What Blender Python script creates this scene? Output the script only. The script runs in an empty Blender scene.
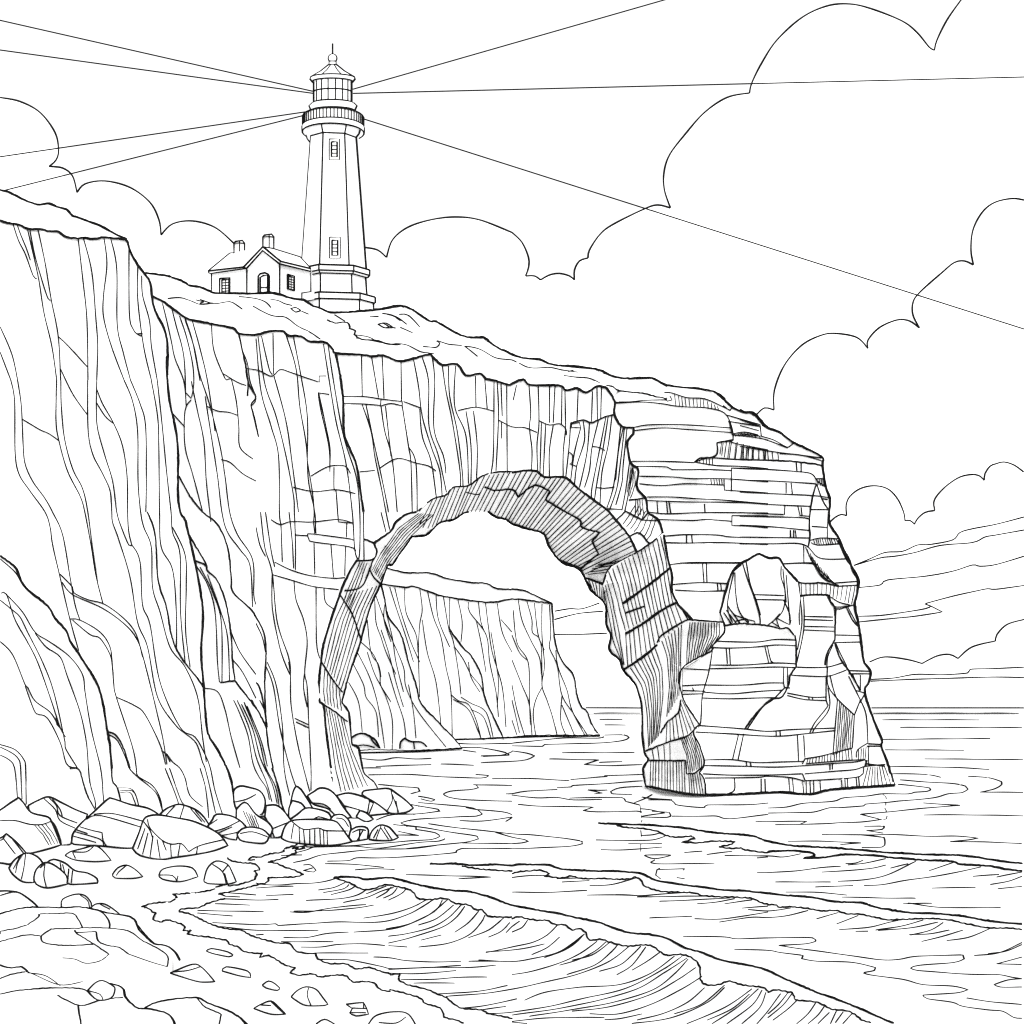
import bpy, math
from mathutils import Vector, noise
from mathutils.bvhtree import BVHTree
from mathutils.geometry import delaunay_2d_cdt
R=math.radians
sc=bpy.context.scene
COL=sc.collection
HZ=708.0; EYE=6.0; F=1.8           # horizon row, eye height (m), focal length (thousand px)
WT={'T':2.55,'M':1.85,'N':1.4,'S':2.0,'F':.85,'G':1.15}  # pen F: reflections of the rock painted on the sea as thin ink dashes
SEG=3.5

def W(px,py,D):                     # a point at distance 1.8*D metres ahead of the eye
    return Vector(((px-512)/1000*D, F*D, EYE-(py-HZ)/1000*D))

# ---------------------------------------------------------------- materials
def mat(name,c0,c1,scale,rough=0.9):
    m=bpy.data.materials.new(name); m.use_nodes=True
    nt=m.node_tree; b=nt.nodes['Principled BSDF']
    tc=nt.nodes.new('ShaderNodeTexCoord'); n=nt.nodes.new('ShaderNodeTexNoise')
    n.inputs['Scale'].default_value=scale; n.inputs['Detail'].default_value=4
    r=nt.nodes.new('ShaderNodeValToRGB')
    r.color_ramp.elements[0].position=.35; r.color_ramp.elements[1].position=.65
    r.color_ramp.elements[0].color=(*c0,1); r.color_ramp.elements[1].color=(*c1,1)
    nt.links.new(tc.outputs['Object'],n.inputs['Vector'])
    nt.links.new(n.outputs['Fac'],r.inputs['Fac']); nt.links.new(r.outputs['Color'],b.inputs['Base Color'])
    b.inputs['Roughness'].default_value=rough; b.inputs['Specular IOR Level'].default_value=0
    return m
def pale(name,scale,v=.93): return mat(name,(v-.008,v-.008,v-.009),(v+.008,v+.008,v+.007),scale)
ROCK=pale('pale_chalk_rock',.35); GRASS=pale('pale_turf',.6); WATER=pale('pale_water',.2,.93); SAND=pale('pale_sand',.8)
PLASTER=pale('white_plaster',2); GLASS=pale('pale_glass',3); ROOF=pale('pale_roof',2); CLOUD=pale('cloud_white',.004,.95)
STONE=pale('pale_boulder',1)
INK=mat('black_line',(.004,.004,.004),(.012,.012,.012),3,1)

# ---------------------------------------------------------------- mesh collection
class MB:
    def __init__(s): s.v=[]; s.f=[]; s.m=[]; s.bvh=[]; s.flat=False
    def add(s,vs,fs,mi=0):
        b=len(s.v); s.v+=[tuple(v) for v in vs]; s.f+=[tuple(b+i for i in f) for f in fs]; s.m+=[mi]*len(fs)
    def tube(s,pts,rad,n=4,mi=1):
        if len(pts)<2: return
        vs=[];fs=[];N=len(pts)
        up=Vector((0,0,1))
        for i,p in enumerate(pts):
            a=pts[max(i-1,0)]; c=pts[min(i+1,N-1)]
            t=(c-a)
            if t.length<1e-9: t=Vector((1,0,0))
            t.normalize()
            view=Vector((p.x,p.y,p.z-EYE)); 
            sd=t.cross(Vector((0,1,0)))
            if sd.length<.05: sd=t.cross(up)
            sd.normalize(); u=sd.cross(t).normalized()
            r=rad[i] if isinstance(rad,list) else rad
            for k in range(n):
                an=2*math.pi*k/n
                vs.append(p+sd*(math.cos(an)*r)+u*(math.sin(an)*r))
        for i in range(N-1):
            for k in range(n):
                fs.append((i*n+k,i*n+(k+1)%n,(i+1)*n+(k+1)%n,(i+1)*n+k))
        fs.append(tuple(range(n))); fs.append(tuple((N-1)*n+k for k in reversed(range(n))))
        s.add(vs,fs,mi)
    def build(s,name,m,parent=None,origin=None,ink=True):
        o0=Vector(origin) if origin is not None else Vector((0,0,0))
        me=bpy.data.meshes.new(name); me.from_pydata([tuple(Vector(v)-o0) for v in s.v],[],s.f)
        me.materials.append(m); me.materials.append(INK)
        me.polygons.foreach_set('material_index',s.m); me.update()
        o=bpy.data.objects.new(name,me); COL.objects.link(o)
        if parent is not None: o.parent=parent; o.location=o0-parent.location
        else: o.location=o0
        return o
def tag(o,label=None,cat=None,group=None,kind=None):
    if label: o['label']=label
    if cat: o['category']=cat
    if group: o['group']=group
    if kind: o['kind']=kind
    return o
def empty(name,loc):
    o=bpy.data.objects.new(name,None); COL.objects.link(o); o.location=loc; o.empty_display_size=.5; return o

# ---------------------------------------------------------------- curves in the view
def resample(pts,step=SEG,smooth=True):
    if smooth and len(pts)>2:                      # keep sharp corners sharp
        cuts=[0]
        for i in range(1,len(pts)-1):
            ax=pts[i][0]-pts[i-1][0];ay=pts[i][1]-pts[i-1][1];bx=pts[i+1][0]-pts[i][0];by=pts[i+1][1]-pts[i][1]
            la=math.hypot(ax,ay);lb=math.hypot(bx,by)
            if la*lb>0 and (ax*bx+ay*by)/(la*lb)<.42: cuts.append(i)
        cuts.append(len(pts)-1)
        if len(cuts)>2:
            out=[]
            for a,b in zip(cuts,cuts[1:]): out+=resample1(pts[a:b+1],step,True)[:-1]
            return out+[tuple(pts[-1])]
    return resample1(pts,step,smooth)
def resample1(pts,step=SEG,smooth=True):
    if len(pts)<3 or not smooth:
        out=[]
        for a,b in zip(pts,pts[1:]):
            n=max(1,int(math.hypot(b[0]-a[0],b[1]-a[1])/step))
            out+=[(a[0]+(b[0]-a[0])*k/n,a[1]+(b[1]-a[1])*k/n) for k in range(n)]
        return out+[pts[-1]]
    P=[pts[0]]+list(pts)+[pts[-1]]; out=[]
    for i in range(1,len(P)-2):
        p0,p1,p2,p3=P[i-1:i+3]
        L=math.hypot(p2[0]-p1[0],p2[1]-p1[1]); n=max(1,int(math.ceil(L/step)))
        for k in range(n):
            t=k/n;t2=t*t;t3=t2*t
            out.append(tuple(.5*((2*p1[j])+(-p0[j]+p2[j])*t+(2*p0[j]-5*p1[j]+4*p2[j]-p3[j])*t2+(-p0[j]+3*p1[j]-3*p2[j]+p3[j])*t3) for j in (0,1)))
    out.append(tuple(pts[-1])); return out
def along(pts,t):
    L=[0]
    for a,b in zip(pts,pts[1:]): L.append(L[-1]+math.hypot(b[0]-a[0],b[1]-a[1]))
    d=t*L[-1]
    for i in range(1,len(L)):
        if d<=L[i] or i==len(L)-1:
            u=(d-L[i-1])/max(L[i]-L[i-1],1e-9)
            return (pts[i-1][0]+(pts[i][0]-pts[i-1][0])*u,pts[i-1][1]+(pts[i][1]-pts[i-1][1])*u)
def dist(p,pl):
    best=1e9
    for a,b in zip(pl,pl[1:]):
        dx=b[0]-a[0];dy=b[1]-a[1];q=dx*dx+dy*dy
        t=0 if q==0 else max(0,min(1,((p[0]-a[0])*dx+(p[1]-a[1])*dy)/q))
        d=(p[0]-a[0]-dx*t)**2+(p[1]-a[1]-dy*t)**2
        if d<best: best=d
    return math.sqrt(best)
def inside(p,poly):
    c=False;x,y=p;j=len(poly)-1
    for i in range(len(poly)):
        if (poly[i][1]>y)!=(poly[j][1]>y) and x<(poly[j][0]-poly[i][0])*(y-poly[i][1])/(poly[j][1]-poly[i][1])+poly[i][0]: c=not c
        j=i
    return c
def interp(x,tab):
    if x<=tab[0][0]: return tab[0][1]
    for a,b in zip(tab,tab[1:]):
        if x<=b[0]: return a[1]+(b[1]-a[1])*(x-a[0])/(b[0]-a[0])
    return tab[-1][1]

cnt=[0]
def ink(mb,pts,w,Df,closed=False,lift=.05,smooth=True,taper=True):
    if closed: pts=list(pts)+[pts[0]]
    q=resample(pts,SEG,smooth)
    cnt[0]+=1; ph=cnt[0]*7.3
    P=[];rr=[];n=len(q)
    for i,(x,y) in enumerate(q):
        D=Df(x,y)
        eye=Vector((0,0,EYE)); d=W(x,y,1)-eye
        for bv in mb.bvh:
            h=bv.ray_cast(eye,d.normalized())
            if h[0] is not None: D=min(D,h[0].y/F)
        ww=w*(1+.13*math.sin(i*.45+ph))
        e=min(i,n-1-i)
        if taper and w<1.42 and n>4 and e<3: ww*=(.9,.95,1)[e]
        r=ww/2*D/1000
        if mb.flat: r*=1.2 if w<1.6 else 1.1; q3=W(x,y+.35,D); q3.z+=r*.85; P.append(q3)
        else: P.append(W(x,y,D-lift*D/70-r*.5))
        rr.append(r)
    mb.tube(P,rr)

def parse(txt):
    """sections -> list of (pen, [polylines in image units], extra)"""
    out={};cur=None;ox=oy=0.;s=1.
    for ln in txt.splitlines():
        ln=ln.strip()
        if not ln or ln[0]==';': continue
        if ln[0]=='#': cur=out.setdefault(ln[1:],[]); continue
        c,_,rest=ln.partition(' ')
        if c=='@': ox,oy,s=map(float,rest.split()); continue
        if c=='B':
            kind,order,label=rest.split(' ',2); cur.append(('B',kind,(float(order),label))); continue
        ex=None
        if c in 'HI': n,_,rest=rest.partition(' '); ex=int(n)
        pls=[]
        for seg in rest.replace('/','|').split('|'):
            v=list(map(float,seg.split()))
            pls.append([(ox+v[i]/s,oy+v[i+1]/s) for i in range(0,len(v)-1,2)])
        cur.append((c,pls,ex))
    return out
def roughen(pl,a):
    q=resample(pl,2.5); return [(x+a*noise.noise(Vector((x*.35,y*.35,1))),y+a*noise.noise(Vector((x*.35,y*.35,7)))*1.4) for x,y in q]
def scallop(pl):
    q=resample(pl,1.4); out=[]; s=0; ph=len(q)
    for i,(x,y) in enumerate(q):
        a=q[max(i-1,0)]; b=q[min(i+1,len(q)-1)]; L=math.hypot(b[0]-a[0],b[1]-a[1]) or 1
        s+=1.4*(1+.6*noise.noise(Vector((x*.1,y*.1,ph))))
        amp=.75+.6*noise.noise(Vector((x*.08,y*.08,3)))
        k=(abs(math.sin(s*.5))-.6)*amp
        out.append((x-(b[1]-a[1])/L*k,y+(b[0]-a[0])/L*k*.9))
    return out
def join(items):
    near=lambda v:abs(v-256*round(v/256))<2.2
    edge=lambda p:near(p[0]) or near(p[1])
    it=[[c,[list(p) for p in pls],ex] for c,pls,ex in items]; dead=set()
    for i in range(len(it)):
        if it[i][0] not in 'TMN': continue
        go=True
        while go and i not in dead:
            go=False; e=it[i][1][-1][-1]
            if not edge(e): break
            best=None
            for j in range(len(it)):
                if j==i or j in dead or it[j][0]!=it[i][0]: continue
                s0=it[j][1][0][0]; d=math.hypot(s0[0]-e[0],s0[1]-e[1])
                if edge(s0) and d<4.5 and (best is None or d<best[0]): best=(d,j)
            if best:
                j=best[1]; s0=it[j][1][0][0]
                if e==it[j][1][-1][-1]: break
                it[i][1][-1][-1]=((e[0]+s0[0])/2,(e[1]+s0[1])/2)
                it[i][1][-1]+=it[j][1][0][1:]; it[i][1]+=it[j][1][1:]
                dead.add(j); go=True
    return [tuple(x) for k,x in enumerate(it) if k not in dead]
def draw(mb,items,Df,lift=.05,rough=True):
    items=join(items)
    for c,pls,ex in items:
        if c in 'HI':
            A,B=pls
            for k in range(ex):
                jt=.1*math.sin(k*12.9+cnt[0])
                if c=='H':
                    t=(k+.5+jt)/ex
                    a=along(A,t); b=along(B,t)
                    m=((a[0]+b[0])/2+.5*math.sin(k*3.1),(a[1]+b[1])/2+.4*math.cos(k*2.3))
                    ink(mb,[a,m,b],1.0,Df,lift=lift)
                else:
                    t=(k+1+jt)/(ex+1); m=9
                    pts=[]
                    for i in range(m):
                        u=i/(m-1); a=along(A,u); b=along(B,u)
                        wob=.2*math.sin(i*1.9+k*2.7)
                        pts.append((a[0]+(b[0]-a[0])*t+wob,a[1]+(b[1]-a[1])*t))
                    ink(mb,pts,1.05,Df,lift=lift)
        elif c in WT:
            for pl in pls:
                if c=='S': pl=scallop(pl); ink(mb,pl,WT[c],Df,lift=lift,smooth=False)
                elif c in 'TM' and rough: ink(mb,roughen(pl,.45),WT[c],Df,lift=lift,smooth=False)
                else: ink(mb,pl,WT[c],Df,lift=lift)

def solid(mb,poly,Df,back,step=12,pstep=5,smooth=False):
    """closed relief solid: front surface inside the outline at depth Df, pushed back to a rear surface"""
    q=resample(list(poly)+[poly[0]],pstep,smooth)[:-1]
    xs=[p[0] for p in q]; ys=[p[1] for p in q]
    inn=[]; ring=q+[q[0]]
    y=min(ys)+step/2; row=0
    while y<max(ys):
        x=min(xs)+step/2+(row%2)*step/2
        while x<max(xs):
            if inside((x,y),q) and dist((x,y),ring)>step*.45: inn.append((x,y))
            x+=step
        y+=step; row+=1
    vv=[Vector(p) for p in q+inn]; n=len(q)
    r=delaunay_2d_cdt(vv,[(i,(i+1)%n) for i in range(n)],[list(range(n))],1,1e-4)
    V2=r[0]; faces=r[2]
    fr=[W(p.x,p.y,Df(p.x,p.y)) for p in V2]
    bk=[back(p.x,p.y,fr[i]) for i,p in enumerate(V2)]
    N=len(V2); fs=[];ec={}
    for f in faces:
        f=tuple(f); fs.append(f); fs.append(tuple(N+i for i in reversed(f)))
        for a,b in zip(f,f[1:]+f[:1]): ec[(a,b)]=1
    for (a,b) in ec:
        if (b,a) not in ec: fs.append((b,a,N+a,N+b))
    mb.add(fr+bk,fs,0)
    mb.bvh.append(BVHTree.FromPolygons(fr,[tuple(f) for f in faces]))
def vec(x,y,z):
    v=Vector((x,y,z)); return lambda px,py,p:p+v
def rel(px,py,a,sx=.05,sy=.006,seed=0,skew=.25):
    return a*noise.noise(Vector(((px-py*skew)*sx,py*sy,seed)))
CLIFFS="""
#C1
@ 0 180 5.12
T 0 208 50 222 95 228 145 250 205 252 255 262 300 265 340 292 400 298 430 295 485 302 530 293 580 298 640 303
T 640 300 655 320 665 360 700 425 740 480 770 525 778 595 795 670 840 760 858 850 857 1000
N 68 230 95 310 130 380 170 490 190 505
N 88 230 110 290 135 350 155 410
N 140 250 175 400 200 520 225 680 265 850 290 1024
N 152 250 175 370 205 480 245 605 262 612
N 195 255 230 420 262 610 298 800 310 1024
N 400 300 425 520 445 720 450 1024
N 428 300 470 470 490 700 500 850 495 1024
N 533 300 547 430 530 590 530 700 570 850 635 1024
N 567 300 597 450 600 740 630 880 668 1024
N 660 345 662 680 680 760 705 790 725 798
N 700 788 730 785
N 705 445 705 610 735 850 775 1024
N 725 490 730 590 765 720 775 850 805 1024
N 298 800 350 850 450 960
N 0 750 60 890 90 1024
N 0 880 55 1024
@ 0 256 4
T 668 400 668 480 680 590 700 680 712 780 712 940 720 1024
N 226 496 224 660 236 740 270 860 320 960 338 1024
N 243 496 245 600 258 730 290 850 330 930 352 1024
N 350 496 352 690 370 790 410 870 440 940 447 1024
N 387 496 385 600 390 690 420 800 450 900 467 1024
N 388 535 410 590 455 670 490 760 508 880 510 1024
N 385 585 420 640 452 668
N 496 496 530 580 550 700 552 900 565 1024
N 522 496 560 590 582 680 585 900 583 1024
N 605 496 630 640 635 760 638 1024
N 629 496 650 690 665 850 683 1024
N 243 453 290 550 350 636
N 90 653 160 695 195 710 235 738
N 70 496 85 600 92 750 100 830 130 900 180 970 210 1024
N 43 496 58 580 60 780 75 870 120 940 180 1024
@ 0 512 4
T 722 0 740 30 755 90 790 250 812 400 805 560 815 700 820 780 832 885 870 950 910 1024
T 0 175 60 220 80 265 110 310 190 375 220 425 265 475 280 515 320 575 385 680 410 760 425 850 440 940 447 1024
N 0 187 60 240 90 290 115 318
N 180 0 200 60 210 130 240 260 280 430 315 555
N 210 0 250 90 280 260 300 370 320 432
N 340 0 365 140 385 260 412 368
N 350 0 372 160 390 280
N 447 0 450 40 475 110 520 260 550 440 590 540 630 740 700 850 740 885 785 925 810 1000 820 1024
N 467 0 485 60 515 132 530 135 560 200 570 370 600 450 640 680 720 860 780 900 820 970 842 1024
N 510 0 515 80 528 135
N 560 0 575 60 605 140 610 300 640 400 680 540 740 620 790 740 810 900 825 1000
M 590 0 620 90 632 270 665 380 690 510 730 590 790 665 812 700
N 638 0 645 140 690 230 705 400 705 555
N 685 0 690 80 720 170 722 400 740 600
N 690 60 740 170 745 300 742 470 760 620
N 240 248 290 300 295 322 350 350 420 370 500 430 545 490 570 580
N 248 280 290 330 410 385 500 450 548 510 575 590 620 770 650 900 668 1010
N 280 428 320 432 400 480 440 540 450 620
N 290 432 360 490 400 505 440 570 450 625 455 690 465 740 530 940 545 1024
N 465 740 540 775 580 810 640 930 662 1010
N 645 955 665 968 680 1000
N 665 965 690 1000 720 1024
N 5 325 25 328 60 430 110 520 150 600 200 740 240 860 262 900
N 0 352 50 392 80 420 110 480 170 600 215 720 260 920 262 945 310 1024
N 25 328 90 400 140 480 200 520 280 580 330 650 340 720 365 870 402 1024
N 140 485 185 540 240 580 270 660 320 800 345 920 355 1024
N 0 518 50 570 100 690 110 700 140 755 200 800 235 855 255 885
N 100 695 135 790 150 808 190 825 240 920 265 1005 290 1022
N 225 820 228 850 242 862
N 0 930 60 950 95 990 102 1024
N 0 940 50 965 75 990 82 1024
N 0 972 35 990 58 1024
M 430 880 460 890 490 935 520 1024
N 435 890 470 915 505 990 518 1024
@ 0 768 4
N 58 0 70 120
N 82 0 88 125
N 102 0 105 145
M 280 0 315 5 330 50 350 110 380 165
M 447 0 450 50 470 80 482 130
N 352 0 360 60 380 130 382 160
N 402 0 412 100 415 135
N 472 80 520 82 540 100 555 150
N 480 100 520 98 535 125 545 152
N 480 92 530 92 545 115
N 515 0 550 35 600 75 630 110 652 178
N 545 0 552 32 610 70 640 120 650 170
N 660 0 700 100 715 145
N 678 0 720 120 735 145
N 718 0 740 40 760 110 810 155
N 800 0 820 70 830 140 835 200
N 820 0 840 80 862 180
N 840 0 860 90 890 185
T 905 0 925 50 935 110
#G1
@ 0 180 5.12
T 0 55 40 65 110 100 190 130 250 125 290 140 340 155 370 188 410 200 510 238 580 275 645 305
#G2
T 740 480 800 488 870 498 930 520 970 545 1024 550
@ 200 220 5.12
T 0 347 40 365 80 378 240 382 370 378 480 408 530 415 570 440 600 450 670 478 760 475 850 470 940 460 1024 445
N 0 410 70 430 150 420 190 440 215 458
N 200 395 290 405 340 425 362 450
N 272 443 330 475 380 495 440 502 500 545 560 575 615 612
N 360 408 400 415 435 432 470 440
N 465 455 490 450 515 465 490 475 465 455
N 520 470 555 485
N 690 488 740 520
M 652 515 690 530 740 525 765 540 765 560 795 570 790 590 830 615 900 620 970 640 1024 640
N 790 590 860 600 900 620
N 870 495 915 498
N 912 535 940 532 970 550 945 555 912 535
N 965 548 1000 555
N 935 480 985 490 1024 515
@ 0 256 4
N 672 172 720 168 760 180 800 195 850 190 
N 785 178 815 185 800 190
@ 256 256 4
T 475 218 540 208 580 203 620 215 690 262 720 265 800 312 860 330 910 330 950 360 1024 397
N 455 243 488 243
N 508 230 560 245 603 275
N 572 235 610 240 655 285
N 488 275 520 270 550 288 520 290 488 275
N 578 288 625 308
N 400 330 470 342 540 355 560 352 605 358 660 385 710 392
N 668 362 720 367 735 350 722 342
N 725 340 770 355 822 360
N 835 363 885 402
N 838 363 880 370 910 382 960 410 1024 418
@ 512 340 4
T 0 62 45 75 110 82 170 103 330 118 400 148 480 158 560 155 620 185 760 200 820 215 850 240
N 0 82 18 90
N 30 95 75 113 150 112 200 122 262 130
N 225 128 245 122
N 208 143 250 150 310 155 350 172
M 378 183 400 188 430 205 520 215 580 230 620 235
N 408 250 470 250 530 243 620 242
#C2
@ 0 256 4
T 607 160 650 180 690 210 750 250 830 268 930 288 955 310 1024 315
N 650 190 665 250 685 340 700 410 735 500 745 600
N 688 215 705 280 735 400 743 560
N 718 240 745 320 770 430 775 510 765 570 745 548
N 765 575 740 620 740 760 770 870 810 1020
N 740 248 770 340 800 500
N 740 255 775 360 798 470 840 600 880 760 900 880 918 1024
N 770 262 800 370 830 500 860 700
N 765 500 790 620 815 740 825 900 838 1024
N 820 560 845 720 870 880 885 1024
N 690 630 740 685
M 716 880 760 960 812 1024
N 846 275 855 375 893 475 905 495 925 490
N 893 470 950 505 985 518
N 925 490 945 580 955 680 960 765 1012 812
N 825 600 870 620 915 625 950 637
N 885 815 920 825 970 870 1024 900
M 955 310 970 380 990 480 990 560
N 970 380 990 430 1000 500 1024 570 1005 600
@ 200 220 5.12
M 235 770 250 840 285 905 262 945 275 1000 300 1110
N 240 760 300 770 330 785 370 800 410 765 450 775 520 800 610 830 610 798 645 798
N 605 885 662 893
N 605 885 620 980 660 1160 665 1290
@ 256 256 4
T 0 315 50 302 105 300 130 318 180 322 215 342 275 345 310 375 318 388 420 395 465 402 510 398 580 420 685 395 705 402 745 435 805 433 840 478 895 470 920 490 960 500 1010 515 1024 510
T 318 388 335 470 348 570 352 700 370 760 400 830 415 920 430 1024
N 0 330 20 540 60 680 90 800 92 1024
N 8 322 35 510 80 640 120 800 150 960 155 1024
N 22 320 55 460 70 470 68 310
N 72 480 120 660 145 830 170 1024
N 118 308 160 450 175 600 200 750 210 900 235 1024
N 150 325 180 480 205 640 205 820
N 205 820 225 940 240 1024
N 270 352 290 480 320 660 360 830 385 1024
N 288 352 310 500 350 720 400 880 415 1024
N 250 545 275 660 295 760 295 840
N 220 880 290 842 355 840 378 870
N 150 925 230 942 320 935 398 950
N 312 845 312 930 320 940 325 1024
N 350 562 430 562 500 572 585 582 585 600
N 350 590 430 592 500 598
N 500 572 498 600 540 590 585 600
N 590 582 660 608
N 422 398 425 560
N 462 402 490 565
N 505 400 512 568
N 580 420 582 580
N 630 412 650 520 665 640 700 760 735 860 745 965
N 665 405 690 500 692 680 730 800 762 945
N 705 402 715 500 712 690 750 800 760 870
N 745 435 760 540 785 660 815 850 818 920
N 770 440 775 560 805 700 825 860 828 920
N 798 440 795 600 840 720 850 910
N 425 595 460 700 475 800 500 920 520 1024
N 440 595 475 760 510 920 530 1024
N 500 600 515 700 545 815 565 1024
N 518 600 540 800
N 585 600 610 760 620 830 625 1024
N 612 765 640 830 645 1024
N 655 610 665 720 700 820 722 970
N 415 863 475 858
N 495 848 565 810 640 828 690 840 720 860
N 808 618 880 605 950 620
N 878 480 880 605
N 915 490 925 610
N 952 505 950 780 940 870
N 965 505 970 640 960 860
N 980 508 985 640
N 1003 515 1005 870
N 968 655 1024 685
N 982 665 982 730
N 840 620 860 760 860 910
N 870 620 885 760 882 890
@ 0 512 4
M 810 0 870 50 910 140 925 260 932 320 1000 385 1024 420
N 890 0 910 80 960 150 1000 215 1010 380
N 920 0 950 90 1010 190 1015 330 1024 370
N 840 0 843 40
M 752 85 820 200 830 235 870 275 905 370 925 500 930 600 940 670
M 780 195 820 212 828 235
N 785 215 830 290 860 400 870 600 878 680
N 800 220 850 320 885 440 888 680
N 830 250 880 390 910 500 918 675
M 880 682 940 675
M 940 675 990 740 1024 785
N 920 470 960 560 1024 650
N 930 590 970 640 1024 745
N 815 705 870 718 900 790 925 900 960 1024
@ 0 768 4
@ 200 700 5.12
N 172 0 200 60 245 180 270 320 300 390 340 450 355 510
N 190 0 250 140 290 300 340 420 368 520
N 212 20 270 150 310 300 370 430 395 530
N 225 10 300 200 335 340 385 440 405 540
N 240 30 310 200 345 340
M 262 0 300 60 340 140
N 305 0 335 60
@ 256 512 4
N 0 60 15 130 38 178
N 18 0 35 140 65 245 85 440 130 580 138 650 130 600
N 38 0 60 150 75 220
N 65 250 65 380 90 520 110 590 135 650
M 0 420 30 480 40 560 35 700 45 900 68 1024
N 0 445 25 500 38 560
N 45 600 80 690 105 850 110 1024
N 42 620 70 700 95 860 130 1024
M 0 680 20 720 45 860
N 60 30 95 50 130 40 160 38 225 40 330 30 390 45
N 95 0 100 60 105 200
N 132 0 145 120 150 225
N 152 0 158 120 158 232
N 225 0 230 40 235 85
N 235 0 238 60 240 85
N 328 0 330 40 390 45
N 385 0 395 150 408 190
N 415 0 415 150 410 190
N 430 0 432 190
N 363 45 362 100
N 205 88 230 88 380 108 390 112
N 205 88 212 110 230 120 370 138 400 155
M 432 108 470 125 482 160 465 190 400 195
N 158 92 205 95
N 300 132 310 260
N 358 138 355 255
N 75 200 140 232 220 255 310 265 355 262
N 65 250 150 275 230 298 330 310
N 232 125 235 250
N 240 300 242 520 255 585
N 272 305 278 360 315 390
N 152 275 160 350 190 430 205 520 195 640 205 700 212 860 220 1024
N 195 640 190 700 205 780
N 138 650 140 770 165 920 190 1024
N 155 825 208 850
N 160 840 208 862
N 500 0 520 80
N 520 0 535 70
@ 256 768 4
T 65 0 90 80 105 150 130 210
N 115 0 135 110
N 140 0 160 75
N 190 0 215 95
N 220 0 220 90
@ 512 340 4
T 0 175 45 158 75 180 190 182 215 200 260 193 295 210 340 185 365 188 380 195 410 245 410 298 440 345 485 350 485 375 462 410 475 490 505 520 500 590 535 635 545 690 585 720 605 775
M 235 332 285 320 320 330 370 308 410 298
N 18 180 5 240
N 68 180 75 290 70 350 80 440 78 520
N 105 185 108 330 100 420 103 525
N 150 185 150 330
N 172 185 165 330
N 200 185 198 340
N 212 200 215 350
N 265 195 260 325
N 322 205 318 325
N 340 190 342 320
N 358 190 355 312
N 0 345 50 350 100 370
N 108 322 150 340 190 335 215 355 218 380
N 118 330 112 530
N 135 335 125 540
N 165 340 150 440 150 545
N 215 355 205 450 205 550
N 235 332 228 430 215 550
N 240 330 238 350 275 350 270 330 238 335
N 275 350 250 450 235 560
N 285 325 290 400 260 500 250 580
N 310 330 300 450 270 590
N 345 325 320 430 310 520 290 590
N 230 450 242 460 240 490 230 495 258 505
N 320 425 350 430 372 442
N 375 310 350 440 320 590 318 630
N 385 305 365 430 340 570 330 640
N 400 302 385 420 360 530 352 660
N 435 345 420 480 405 590 380 670
N 450 350 435 480 420 590 390 680
N 445 350 425 450 415 560
N 460 355 445 500 440 570 415 660
N 340 590 370 593 410 588
N 470 490 455 600 440 680
N 485 505 465 620 450 690
N 380 675 440 678
M 468 640 535 632
M 415 722 455 685 520 720 545 690
N 520 720 580 722
I 7 480 645 445 700 425 725 | 590 725 570 790 555 810
I 4 470 500 455 600 | 498 530 500 590 480 640
M 470 785 500 772 520 780 545 810 555 812
M 500 850 555 812 605 772
I 4 485 642 480 700 | 530 638 540 700
#V
@ 256 256 4
M 650 1020 700 975 760 955 790 925 850 918 905 880 960 865 1024 862
M 915 925 960 938 1024 932
N 840 945 885 955 900 945
H 17 700 978 790 927 905 882 1024 864 | 640 1085 690 1090 735 1072 790 1058 830 1030 940 1022
@ 512 340 4
T 0 530 55 522 100 525 130 548 210 550 260 590 320 635 380 680 415 720 465 780 500 850
T 0 735 60 755 125 775 150 830 200 890 270 915 300 970 335 1010
M 0 600 25 630 90 582 150 605 135 640 200 680 270 720 280 750 350 770 320 805 345 855 275 915
H 31 10 530 60 522 130 548 210 552 260 592 320 637 380 682 415 722 465 782 500 850 | -75 690 -10 735 60 755 125 775 150 830 200 890 270 915 290 945
M 290 950 370 975 375 940 400 905 500 850
H 5 455 875 400 905 375 940 | 350 895 320 915 300 945
@ 256 512 4
T 640 0 600 10 560 40 540 75 500 105 470 125
T 640 98 625 98 600 130 575 165 545 210 525 215 500 285 460 370 430 470 415 530 375 640 350 730 345 765 370 800 380 900 385 930 410 945 425 1024
T 625 98 680 92 705 70 740 40 790 30 830 5 850 0
T 930 0 960 20 1000 30 1024 45
M 470 125 484 160 465 200 455 230 420 300 355 315
T 405 192 385 220 350 290 335 330 300 430 270 530 260 600 252 680 255 760 270 770 280 870 300 1024
M 455 225 470 260 500 288
M 335 330 380 400 400 450 418 505
M 258 595 300 660 345 720
M 260 765 310 795 365 838
I 7 640 5 560 60 480 180 460 225 | 720 10 620 110 545 200 502 280
I 4 405 198 375 260 345 330 | 455 205 430 280 385 400
I 8 345 340 300 440 265 595 | 500 290 455 380 428 470 390 590 350 720
I 6 262 610 256 700 262 760 | 345 725 348 760 355 800
I 7 268 775 285 880 302 1024 322 1124 | 362 838 385 930 432 1034 462 1092
@ 256 768 4
M 425 0 435 25 470 55 485 80
M 298 0 305 50 318 100
#P
@ 512 560 4
T 190 0 265 35 290 70 315 120 350 150 375 185 378 260 395 300 390 360 430 400 445 440 495 500 520 590 522 700 530 770 545 800 525 835 535 905 620 920 700 935 775 940
T 607 -100 625 0 640 60 640 120 660 170 690 205 725 240
T 445 172 560 90 635 30
M 455 212 530 185
T 455 295 530 250 600 200 660 170
T 445 440 520 390 580 340
M 580 330 600 300 690 245 725 240 845 248
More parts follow.
